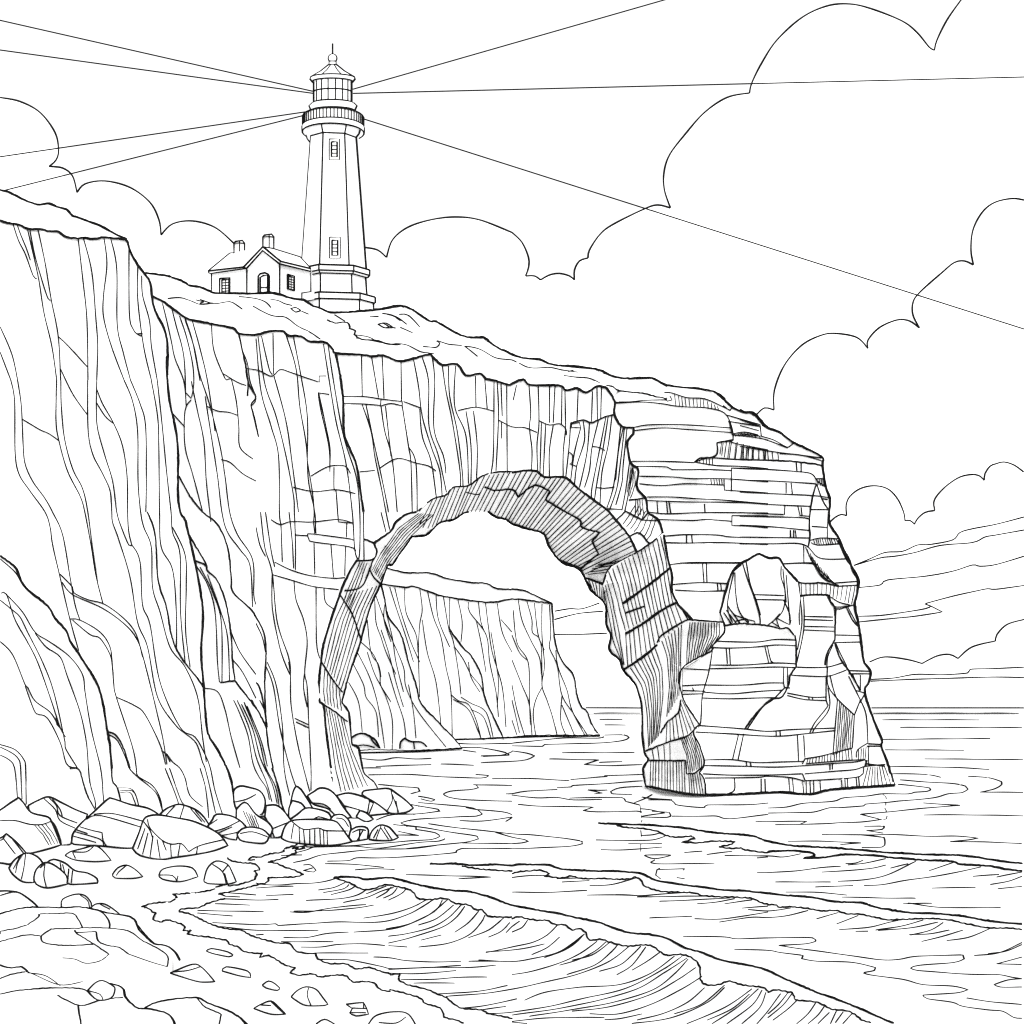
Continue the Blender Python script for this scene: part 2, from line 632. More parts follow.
M 845 248 848 290 800 345 795 365 680 435 680 540 730 630 750 658 725 690 750 740 768 800 766 825 750 850 770 880 775 940
M 675 560 665 610 620 650 595 690
M 535 765 620 730 700 705 735 670
M 550 802 695 803 698 855 730 852 765 825
M 530 770 548 802
M 300 75 362 98 375 60
H 7 300 75 362 98 375 130 | 325 125 350 150 372 180
I 14 372 55 395 120 415 200 440 290 | 610 -105 632 0 642 80 658 168
I 3 362 150 380 250 392 330 440 420 | 385 60 410 150 440 290 450 420
H 13 445 292 600 202 660 172 | 452 432 580 335 690 247
N 665 175 690 215 705 240
N 672 185 715 240
I 8 460 440 515 520 535 640 540 755 | 585 345 610 430 612 540 590 700
I 7 585 335 612 400 622 520 610 640 | 690 250 682 330 682 435 675 530
H 8 612 665 665 612 682 548 | 605 735 690 705 738 665
I 12 700 250 690 330 690 425 | 842 252 842 300 795 360
I 8 665 712 690 780 700 855 | 732 690 765 790 765 825
H 4 550 760 640 730 | 560 800 640 800
H 13 548 806 695 805 | 545 905 700 932
H 6 702 858 752 850 | 705 932 770 938
#L
@ 512 340 4
M 850 240 880 270 940 290 970 295 1024 350
T 820 215 850 240 885 270 930 290 965 292 1000 325 1024 350
N 410 253 520 248 600 255 645 263 700 268 780 272 850 292 880 350 885 400
N 610 210 640 212 700 230 770 235 840 265 875 282
N 845 262 870 282 885 268
H 13 642 215 700 232 760 236 830 268 | 648 262 700 268 780 272 835 278
N 620 245 640 240 632 225
N 485 350 540 340 640 338 740 342 880 352
N 490 362 600 352 700 358 880 370
M 885 400 820 410 822 450 805 468 750 475 730 488
N 870 405 900 415 1024 440
N 730 488 790 472 900 478 1024 480
N 730 488 820 502 920 505 1024 515
H 9 825 412 880 402 1024 440 | 820 450 860 475 1024 480
H 8 835 412 890 408 1024 442 | 830 460 870 475 1024 480
H 5 745 480 810 470 | 745 490 810 500
N 480 485 600 485 730 490
N 480 505 620 508 640 518 780 518 880 522
N 878 512 878 605
N 878 512 950 515 1024 518
N 510 545 640 548 720 555 850 555 1024 568
N 510 575 600 582 700 575 848 580
N 848 555 850 600 1024 612
H 5 790 555 845 555 | 795 578 848 582
N 540 628 640 628 740 635 840 640 1024 655
N 540 642 700 648 900 650 1024 658
N 548 688 620 695 780 690 1024 692
N 580 645 583 690
N 618 648 622 690
N 628 648 635 692
N 770 655 772 690
N 590 718 720 722 780 718 880 725
N 880 702 880 742 960 745 1024 752
N 880 702 1024 704
N 605 785 700 778 820 780 880 788 1024 790
N 612 810 700 812 840 810 1024 818
N 698 780 698 810
N 718 780 722 812
N 632 898 720 890 900 890 920 888
N 762 892 768 968
N 778 892 780 970
N 640 978 760 970 870 975
N 652 1000 760 1005 865 1002
N 822 975 824 1000
N 835 975 838 1000
N 865 325 990 345
N 860 300 920 318 992 338 998 385
N 868 322 882 380
N 885 380 940 385 1024 400
H 8 885 375 930 370 985 378 | 890 385 940 388 1000 395
N 885 375 930 368 985 380
@ 740 380 4
M 100 200
T 0 118 20 130 40 130 70 150 100 185 160 210 215 250 325 305 330 345 345 430 360 480 358 570 395 630 415 680 435 715 455 770 472 800 468 860 458 900 472 960 482 1024
N 0 158 82 185 85 225 0 215
N 85 225 135 240 180 265 195 268 215 252
N 0 182 75 202
N 80 232 140 252 190 272
N 0 265 120 285 220 298 325 312
N 160 295 240 300 325 322
M 0 318 150 322 240 328 330 342
H 8 5 268 160 292 | 5 315 165 322
N 0 352 120 358 250 368 290 378 310 405 340 425
N 0 400 150 405 260 412 305 415
N 0 448 140 455 290 462 355 470
N 0 485 80 495 200 502 285 505
N 285 518 355 518
N 0 530 100 535 178 538 180 502
N 0 545 150 548 240 550 275 555
N 0 580 140 588 280 602
N 0 628 130 630 275 632
N 0 655 130 655 255 658 320 712 435 715
N 225 330 228 362
N 245 332 245 368
N 185 412 185 452
N 205 412 210 455
N 232 505 240 542 275 545
N 245 510 248 540
N 202 600 203 628
N 215 600 215 630
N 222 602 225 630
M 305 415 288 480 278 560 280 620 275 665
N 308 418 330 480 352 515
N 305 395 330 395 338 400
N 330 475 350 478
N 288 585 350 590 350 630
N 355 520 350 590
N 280 642 320 632 390 635
N 285 650 310 660 400 655
H 11 290 640 320 632 388 635 | 295 652 320 660 398 655
H 4 305 395 338 400 | 310 420 340 428
N 255 658 256 730
N 262 668 300 740 380 815 395 825
N 275 700 330 790 378 812
H 8 265 670 300 720 350 780 | 280 715 320 775 370 810
N 380 812 472 805
N 395 825 470 820
N 165 735 290 735 310 760 350 800 395 822
M 155 715 175 745 235 808 330 812 390 825
H 14 238 812 470 822 | 240 862 350 862 455 900
N 235 862 300 858 350 862 395 888 440 900
N 350 862 375 905 430 905 455 900
N 385 912 380 1024
N 430 905 470 980
M 235 808 238 862
@ 680 540 4
T 635 0 665 70 690 110 715 160 710 210 700 260 720 370 735 480 762 525 755 570 740 610 775 720 808 800 805 825 830 890 858 980 700 990 600 998 530 1015 480 1015 400 1008 200 1018 100 1018
N 0 92 250 92
N 415 95 535 92 560 120
M 180 340 250 335 345 340 400 355 430 352 462 388 465 505
M 180 345 160 375 128 425 125 442 15 510
N 130 440 115 530 90 620 85 700 80 740 60 755
N 15 515 118 520
N 5 583 105 578
N 5 602 100 605
N 5 618 95 615
N 8 515 8 620
N 50 590 55 602
N 150 405 300 408 380 398 462 400
N 125 430 200 432 300 428 380 420 462 422
N 185 432 190 495
N 198 432 202 498
N 340 428 355 490
N 350 425 365 485 385 492
N 118 500 250 500 380 492 465 495
N 115 515 250 512 380 508 465 510
N 100 580 250 580 350 572 415 572
N 92 608 200 615 320 605 410 600
N 90 632 200 635 300 632 380 630
N 415 512 415 575 420 590 440 592
N 430 512 432 590
M 462 510 440 545 435 580 405 630 360 640 300 700 260 755
N 420 590 370 640 330 670 270 755
N 80 742 250 755 350 765 450 758 622 752
N 62 768 200 775 380 785 500 775 622 762
N 235 775 210 880
N 255 775 232 882
N 385 762 385 785
N 400 762 402 785
N 470 782 475 885
N 495 782 500 870
N 95 880 200 878 300 890 400 888 495 885
N 90 902 250 905 400 908 600 895 700 888 740 878
N 265 885 268 905
N 282 888 285 908
N 92 935 200 940 340 940 490 935 500 960
N 100 952 300 950 350 945 440 950 500 965
N 500 935 620 925 700 918 740 905
N 500 962 600 958 720 945 735 910
N 218 952 218 1000 190 1015
N 325 955 325 1010
N 340 955 342 1010
N 435 950 440 1010
N 450 952 455 1010
N 490 960 495 1015
N 505 965 505 1015
N 520 965 522 1015
N 535 965 535 1012
N 560 962 562 1005
N 645 960 648 990
N 660 958 662 990
N 670 955 672 990
N 705 950 708 985
N 715 950 718 985
N 600 898 600 920
N 610 896 610 918
M 475 228 520 220 590 220 600 240 620 280 620 400
N 495 228 495 360 465 500
N 480 230 488 330 470 440
N 475 230 478 340
M 470 165 475 228
N 430 130 440 200 465 260 462 380
N 440 145 455 230 460 380
N 452 160 465 250
N 500 305 612 308
N 500 318 612 322
N 498 345 615 348
N 498 360 615 365
M 620 400 590 450 580 500
N 612 420 592 465 588 505
N 440 540 520 545 590 545 640 530 665 520
N 462 508 520 510 590 508 650 492 655 495
N 430 612 520 628 585 628
N 430 622 500 638 585 642
N 515 625 517 640
N 530 627 532 642
N 585 545 585 640 592 660 580 680 540 730 520 770
N 592 590 600 650 590 690 545 745 530 770
N 590 508 592 580 630 635 698 700
M 620 410 640 470 680 530 722 600
N 625 415 640 450 665 500 670 520
N 630 640 625 700 612 860
N 698 700 690 830
N 722 640 698 700
N 675 545 722 640
N 600 540 615 600 630 640
N 625 380 718 382
N 622 410 720 408
N 590 228 625 275 665 268 700 258
N 665 268 690 320 712 345
N 675 522 762 525
N 675 535 758 535
N 690 535 720 605
N 722 540 722 595
N 705 602 740 612
N 722 640 745 700 752 810
N 740 615 720 650
N 755 815 805 818
N 750 825 805 825
N 752 812 710 840 706 870
N 755 825 755 900
I 8 632 640 625 740 615 860 | 696 705 690 770 688 830
N 500 875 560 865 620 850 690 832
N 500 875 490 895
N 505 895 620 885 700 880 740 878 748 895 740 905
H 16 505 875 620 852 690 832 | 500 895 620 885 695 880
H 4 710 840 750 825 | 710 878 745 878
M 740 905 748 880
N 745 905 820 898
N 750 895 820 905
H 8 748 910 822 905 | 725 985 850 978
#K
T 160 292 205 135 250 90 270 80 300 62 318 55 355 72 395 72 420 110 470 165
M 160 292 175 330 182 342 250 335 345 342 400 355 430 352 455 380
N 250 90 268 150 300 240 320 310 320 340
N 265 85 280 170 305 240 322 300
N 215 130 190 260 210 330
N 220 130 222 200 235 280 270 330
N 205 140 215 125 245 100
N 190 260 220 300 270 318 272 335
N 185 280 225 332
N 175 290 205 335
N 195 270 240 332
N 225 325 260 318 300 325 300 338
N 405 105 405 150 420 200 418 260 400 300 350 342
N 412 115 420 200 425 250
N 292 218 415 222
N 305 238 415 240
N 415 240 440 300 438 335
N 400 295 370 330 400 350
N 385 312 440 340 445 320
N 425 140 440 330
N 385 315 395 345
N 235 330 238 320
@ 0 0 1
#FA
@ 256 512 4
M 500 285 515 350 530 420 580 490 610 600 640 690 660 765 720 830 790 905 822 945
M 415 955 500 952 640 955 822 945
G 480 335 510 420 540 500 590 620 600 700 650 800 760 940
G 520 400 545 500 560 600 590 720
G 515 370 512 430 540 520
G 475 350 480 440 500 500 520 560 560 650
G 445 430 460 560 490 610 500 660
G 420 520 470 570 495 640 498 690 520 740 545 830 545 950
G 445 560 480 660 540 760
G 405 560 450 650 480 740 500 840 515 945
G 385 600 430 690 440 740 480 800 490 900
G 370 680 410 760 425 880
G 530 640 560 740 590 830 600 905
G 610 690 630 800 640 905
G 500 470 530 560 560 680 590 780
#FB
M 500 288 600 302 630 298 690 318 740 335 830 350 910 360 960 360 1024 350
M 525 225 600 242 700 245 760 265 860 282 920 285 960 305 1024 310
M 775 470 830 545 860 575 900 650 915 740 950 820 990 905
M 790 910 900 908 1024 902
G 535 300 560 380 600 500 630 600
G 555 302 580 400 620 520 655 600
G 595 305 600 400 640 490 648 560
G 655 305 665 390 655 450 650 560 655 740
G 665 430 685 560 720 680 740 850
G 685 312 710 420 740 500 760 620 780 720 785 900
G 720 330 730 430 775 540
G 750 340 770 460 790 520 810 640 820 730
G 775 345 775 470
G 808 350 825 440 820 520
G 850 360 855 400 920 490 935 600 960 720 970 820
G 795 540 830 590 860 650 900 700 920 760
G 850 600 860 660 895 720
G 890 360 900 440 920 490
G 918 362 930 460 945 560 985 700 1000 860
G 940 480 960 600 970 680 965 780
G 965 365 985 480 1024 560
G 980 430 1024 480
G 780 730 810 755 850 770 880 830 900 905
G 790 750 850 790 890 880 900 905
G 820 740 860 765 920 800 950 905
G 860 790 910 820 940 905
G 880 430 900 520 920 640
@ 512 560 4
M -20 118 40 120 100 145 160 175
M 0 155 70 162 160 175
M 160 175 165 250 175 340 205 410 245 460 260 540 280 590 300 605 320 660 350 702
M 0 708 100 702 240 702 348 702
G 150 178 155 300 150 350 180 420 200 540 250 620 300 698
G 120 175 120 300 130 420 120 500 140 560 160 620 180 698
G 90 172 105 300 130 360
G 60 165 80 240 82 290 115 330 120 500
G 25 158 40 240 75 320 110 390 118 460
G 5 200 20 330 65 410 70 560 75 660
G 0 300 30 370 60 400
G 0 400 40 500 70 580 80 700
G 0 500 20 600 50 700
G 120 510 95 560 85 620 95 700
G 175 360 185 430 220 520 240 600 290 698
G 200 540 195 640 215 698
G 200 580 250 700
G 0 560 30 690
G 0 640 20 700
"""
SEALINES="""
#SEA
@ 130 840 3.938
S 660 20 610 38 600 50 550 58 510 70 480 70 465 82 490 80
S 385 72 400 85 440 92 480 95 505 105 510 120 490 125 500 140 485 160 455 170 420 180 350 185 320 200 260 210 200 215 170 215 185 228 160 245 110 250 75 255 45 268 75 272 88 285 100 290 90 315 120 325 150 318 205 335 215 345 210 360 240 358 225 372 250 378 310 385 350 392 385 400 390 412 430 425 445 440 500 450 520 448 510 465 545 458 580 475 610 495 650 505 630 525 665 535 720 530 750 542 800 535 850 538 880 562 920 560 960 565 985 590 1024 600
S 720 12 690 25 640 38
S 690 35 650 42 655 55 600 75 545 90 580 95 610 110 640 118 682 138 650 148 600 150 545 152 540 168 500 180 440 195 400 205 350 215 375 222
S 375 235 345 240 300 255 265 270 200 275 195 285 240 295 270 310 300 325 350 345 400 355 440 358 480 380 530 395 580 408 630 412 655 440 700 450 730 450 740 470 790 490 850 490 890 510 940 505 990 520 1024 530
@ 256 768 4
S 536 830 575 825 570 850 610 870 690 890 720 905 760 920 790 945 830 965 900 970 930 985 980 995 1024 1005
S 536 888 560 895 620 910 660 925 680 945 740 965 755 1000 800 1010 830 1024
@ 0 768 4
N 900 500 1024 510
N 880 525 1024 530
N 860 545 1000 550
N 790 572 1024 576
N 790 582 930 594
N 850 620 1024 630
N 880 635 1024 650
N 900 515 960 518
@ 256 768 4
T 312 442 360 440 400 440 450 450 530 442 600 458 650 470 700 482 800 495 860 500 920 515 1024 552
S 312 442 370 460 420 485 460 488 520 470 600 485 630 500 650 525 700 528 760 525 800 545 850 550 880 570 905 570 930 595 980 598 1024 600
N 0 462 30 468 100 470 160 465 230 462 280 455 315 445
N 0 482 60 478 150 475
N 0 530 90 528
N 40 512 150 508
N 0 577 30 577
N 135 577 200 580 300 562 440 548
N 200 532 330 525 400 512 440 490
N 150 575 290 572 400 562 470 550
N 250 490 310 480 355 460
N 270 500 350 485 370 468
N 300 508 370 490 395 475
N 440 505 480 490 520 475
N 480 522 520 500 540 478
N 350 540 440 520 500 495 550 480
N 510 522 545 505 565 480
N 530 530 580 505 600 485
N 430 602 540 585 620 560 680 530
N 0 628 80 625 90 632 200 625 330 618 500 618 600 590 660 560 715 525
N 390 658 500 652 580 638 660 605 720 570 745 530
N 520 645 600 630 690 590 765 530
N 650 630 720 605 790 550
N 530 675 600 665 700 640 770 600 820 550
N 530 702 620 680 740 640 800 600 835 555
N 660 690 740 670
N 795 658 850 620 890 575
N 650 718 760 705 850 670 900 620 915 590
N 0 652 250 652
N 0 670 30 668
N 110 680 200 680 280 665 370 658
N 100 697 310 697
N 180 718 260 718 330 708 420 705 515 712
N 530 712 605 718
N 230 742 450 742
N 470 758 540 762 600 772 700 778 820 775
N 250 768 350 768 400 775 500 795 550 805 680 800 820 792
N 530 808 700 800 860 800 960 790
N 530 822 650 825 800 812
N 580 848 700 848 800 840 925 838
N 630 862 795 862
N 850 775 990 775
N 890 770 1024 780
N 920 738 1024 730
N 920 740 1024 718
N 720 905 840 900 920 890 1005 872
N 760 915 900 905 1024 882
N 830 962 900 955 1024 935
N 900 970 1000 955
N 920 985 1024 975
N 930 678 980 655 1015 620
N 850 680 930 650 990 602
N 1000 660 1024 640
N 275 385 400 388 510 400
N 395 410 470 405 555 408
N 190 390 220 390 240 410 230 418 190 412 225 402
T 697 387 800 388 880 393 970 390 1024 397
S 825 395 880 405 960 412 1024 415
N 600 428 720 432 850 435 940 438
N 810 445 880 442 940 438
N 430 2 500 2
N 450 30 600 28 760 38 900 42 930 32 880 28
N 945 45 1024 40
N 880 68 890 80 860 88 780 95 750 105 770 118 850 130 1024 135
N 870 68 900 70 1024 72
N 1000 105 1024 105
N 490 68 560 75 650 82 655 95 620 105
N 650 115 690 122 715 128 700 135 660 125
N 600 145 660 155 730 168 735 175 650 185 540 190 480 210
N 650 140 760 150 870 162 905 185 880 195 800 198 640 208 580 220 600 230 700 245 800 262 885 275 890 285 830 300 680 315 600 325
N 840 160 880 168 990 178 1024 188
N 815 212 900 215 1024 198
N 690 225 780 238 1024 268
N 960 260 1024 275
N 1000 215 1024 200
N 550 228 640 238 640 248 720 262 735 275 700 288 600 295 480 305 390 312 250 315 200 330 140 345
N 570 255 650 272 560 270
N 120 318 250 318 390 315 500 322 650 300 730 295 755 285
N 150 380 200 370 260 350 350 340 470 328 620 325 720 312
N 185 350 100 352
N 285 375 370 372 400 362 480 362 590 358 700 350 720 348 800 340 820 325 1024 325
N 825 302 1024 305
@ 256 512 4
N 425 988 500 995 560 985 640 990 700 988
N 480 1020 700 1012
N 740 1010 870 1015
N 790 925 850 930 1024 928
N 820 945 900 945 1000 965 1010 975 910 980
N 830 955 880 962
N 1024 960 980 975 900 978
N 1024 1002 900 1005
@ 512 560 4
N 295 592 515 593
N 328 615 512 614
N 350 640 442 640
N 370 662 455 662
N 365 708 345 715 200 715 50 730 0 735
N 370 702 450 702 468 712 440 725 330 735 130 740 120 748 0 745
N 0 765 60 775 90 785 60 800 0 805
N 200 773 490 773
N 150 798 250 800 345 802 290 820 400 825 520 820
N 350 812 440 808
N 370 865 520 860
N 0 880 110 878 228 885
N 235 880 380 868
N 180 912 235 910 240 905 400 895 522 885
@ 512 768 4
N 395 95 430 82 520 75
N 0 105 60 95 180 88
N 305 90 350 92 380 90
N 305 90 360 102 330 105
N 395 95 400 105 480 108
N 0 110 100 122 180 120 250 130 360 128
N 230 122 420 120 450 125 455 135 510 150
N 490 140 530 125 560 108
N 520 118 560 125 640 128
N 25 148 120 155 325 158 285 172 340 178 500 175 515 180
N 515 165 560 170 610 182 520 195
N 560 175 630 180 635 190 620 200 520 198
F 512 150 515 175
F 517 190 518 200
F 520 208 518 218
N 545 130 640 132 655 148 720 158 770 160 780 150 900 150 960 148 1024 142
N 640 195 760 195 820 195 870 205 1024 188
N 975 215 1024 215
T 345 225 420 228 540 232 680 243 760 255 800 262 880 268 960 275 1000 288 1024 297
S 420 232 450 240 520 245 580 255 610 270 660 280 720 275 730 285 680 300 740 302 820 295 890 298 870 310 830 318 880 325 920 322 930 330 1024 342
N 515 272 560 270 590 262
F 515 250 518 275
N 335 290 480 292 560 290 610 275
N 465 305 600 305
N 355 328 450 330 600 318
F 515 305 515 335
N 530 350 635 350
N 530 352 570 365 635 352
N 570 370 555 378 575 385 700 385 810 385
N 590 402 580 408 690 405 685 410
N 580 408 575 430 595 445
N 660 440 690 445
N 690 340 760 335
N 780 348 880 335
N 850 352 1024 348
N 980 362 1024 358
N 980 420 1024 420
N 0 262 80 270 200 282 280 295 282 305 230 315 100 322 0 325
N 0 282 50 288 65 295 40 302 0 305
T 0 392 30 390 140 392 200 408 300 415 430 418 510 425 570 450 640 465 720 475 850 492 950 497 1024 505
S 0 425 30 418 110 412 150 425 130 435 200 442 240 435 280 445 360 445 450 448 495 438
S 495 438 520 455 525 470 570 490 620 498 720 502 780 515 900 520 960 525 1000 542 1024 548
N 0 440 80 432 150 432
N 180 445 270 442
N 200 458 310 452
N 310 472 400 468 495 442
N 300 510 420 510 520 512 620 505 700 500
N 0 498 120 500 300 492
N 415 508 500 512
N 500 518 700 515 820 515
N 590 535 720 530 870 522
N 740 545 820 538 890 525
N 850 545 920 535 960 530
N 920 562 1024 555
N 945 568 1024 568
N 550 602 640 598 720 595
N 730 605 850 605 1024 578
N 830 618 950 600 1024 600
N 685 675 850 678 900 685 1024 682
N 890 728 1024 728
T 0 552 80 568 180 585 270 605 350 622 410 645 470 662 560 672 620 685 690 722 760 742 830 770 900 785 980 800 1024 815
S 0 605 30 598 60 605 100 612 140 612 170 628 210 630 240 650 270 645 295 662 310 690 360 688 380 695 430 710 480 715 520 710 560 715 590 735 620 752 670 748 720 762 750 795 755 850 780 870 830 868 870 855 920 870 1000 880 1024 895
N 0 632 30 615
N 0 658 40 640 62 610
N 0 718 80 700 140 670 180 632
N 80 748 140 720 190 678
N 0 730 60 722 130 705
N 0 772 80 765 180 740 240 705 285 668
N 130 760 200 735 250 705 290 665
N 0 828 80 815 180 785 270 745 340 695
N 190 790 260 770 330 735 375 698
N 240 770 320 750 390 700
N 220 828 330 790 400 735 425 705
N 0 892 100 865 250 830 380 780 465 718
N 350 815 430 790 480 750 515 715
N 420 828 480 790 535 718
N 480 810 540 775 590 740
N 50 930 130 900 260 880 430 868 550 825 650 755
N 0 982 150 955 300 920 450 885 600 810 680 755
N 0 990 180 965 350 930 500 885 610 820 700 762
N 70 995 200 975 400 940 560 890 650 825 705 765
N 240 975 400 955 560 905 660 850 735 800
N 310 985 430 985 560 945 680 885 760 835
N 0 1015 100 1005 200 1000 370 1000
N 0 1018 60 1024
N 370 1008 430 1005 520 985
N 500 1010 600 985 700 940 770 880
N 480 1024 640 1000 780 940 850 880
N 650 985 760 945 850 870
N 700 1024 850 960 960 885
N 780 1010 880 965 950 905
N 800 1024 900 960 985 885
N 860 1024 960 950 1000 890
N 920 1024 990 960 1015 900
N 980 1024 1024 975
N 0 925 18 925
@ 768 768 4
N 0 218 155 215 130 225
N 215 268 400 270 480 268 640 275 760 275 840 282 800 290 730 297 860 298 1015 304
N 80 295 200 295 290 298 370 302 290 308
N 385 235 465 235 455 248 395 252 460 262
N 375 270 465 280 468 300 455 318 375 320
T 0 297 100 315 200 320 350 330 480 342 680 352 750 352 860 365 940 378 1015 385
T 0 340 60 335 110 335 180 345 185 355 145 365 220 362 310 350 430 355 500 362 620 372 740 378 780 390 880 395 950 408 1015 415
N 0 360 60 358 130 345
N 310 385 350 382 380 370
N 320 390 390 382 470 365
N 0 420 100 415 200 402 290 395
N 215 418 330 412 420 402 470 390
N 280 455 380 450 480 428 590 375
N 490 402 560 385
N 30 458 250 458
N 190 478 340 472
N 385 472 460 468 560 450 700 430 850 398
N 645 412 740 380
N 655 482 830 480
N 820 435 925 428
N 915 438 1015 418
N 890 468 960 455 1015 435
N 920 485 1015 475
N 70 498 200 500 315 510
N 295 518 450 522 590 523
N 540 545 655 543
N 560 542 700 560 930 560
T 0 507 100 515 200 525 260 538 370 543 440 562 560 582 700 588 800 600 900 618 1015 628
S 0 550 30 550 50 560 100 558 180 568 220 575 270 572 310 585 370 588 430 600 480 610 550 608 640 605 720 610 790 625 880 642 950 643 1015 648
N 0 580 90 562
N 0 600 80 592 160 572
N 195 605 280 580
N 275 625 360 592
N 285 648 400 640 480 620 520 612
N 350 655 400 655
N 430 650 530 635 620 610
N 440 652 580 640 680 618
N 570 670 650 650 700 620
N 565 668 650 665 725 650
N 615 695 700 675 780 650
N 715 692 800 680 885 645
N 825 752 920 742 1015 700
N 880 745 950 735 1015 708
N 0 682 80 680 180 682 190 695 150 705 45 712 130 725 300 748 440 768 520 768 600 755 780 750 785 765 740 780 600 792 570 802 600 812 700 820 820 828 920 828 980 840 1015 845
N 0 735 50 740 140 752 135 765 200 775 340 780 430 800 425 812 385 820 400 828 540 848 620 868 740 875 800 888 750 902 620 910 640 925 740 940 780 955 880 970 940 975 985 1000 1015 1003
N 795 922 900 938 1015 948
N 915 785 1015 758
N 915 785 1015 788
N 1015 845 960 850 905 868 930 878 1015 878
T 0 815 80 852 180 895 250 920 330 950 400 980 500 1024
S 0 900 35 890 80 898 100 905 115 930 190 938 230 955 260 968 320 975 350 990 375 1010 410 1020
N 0 970 50 905
N 0 985 40 950 80 900
N 0 1000 60 950 95 905
N 20 1010 80 965 115 932
N 115 1024 160 985 190 942
N 160 1024 200 990 225 955
N 200 1024 245 980
N 250 1024 275 970
N 270 1020 300 978
N 300 1024 335 985
@ 840 660 5.565
N 175 268 1024 268
N 185 300 995 300
N 235 336 775 336
N 335 378 1015 380
N 240 445 835 440
N 250 503 690 505
N 470 553 1020 558
N 270 596 600 600 830 612
N 285 636 480 640 560 655
N 335 670 450 680 620 690 700 705 712 720 680 740 600 748 520 770 330 788 270 795 140 805 130 815 0 825 -60 825 -150 850 -250 852 -400 855
N 325 695 430 705 500 715 505 725 480 735 410 740 380 748 240 748 150 760 20 770 -40 790 -200 800 -300 822 -400 826
N 715 650 830 658 900 680 900 695 860 720 780 738 1020 740
N 465 798 600 808 665 812 500 825 250 850 115 862 230 890 120 905 0 908 -100 915 -360 920
N 465 865 700 865 1020 870
F 240 750 255 760 258 775
F 255 790 255 810
F 250 825 258 840 255 850
F 262 868 258 885 235 892
#BEACH
@ 0 0 1
"""
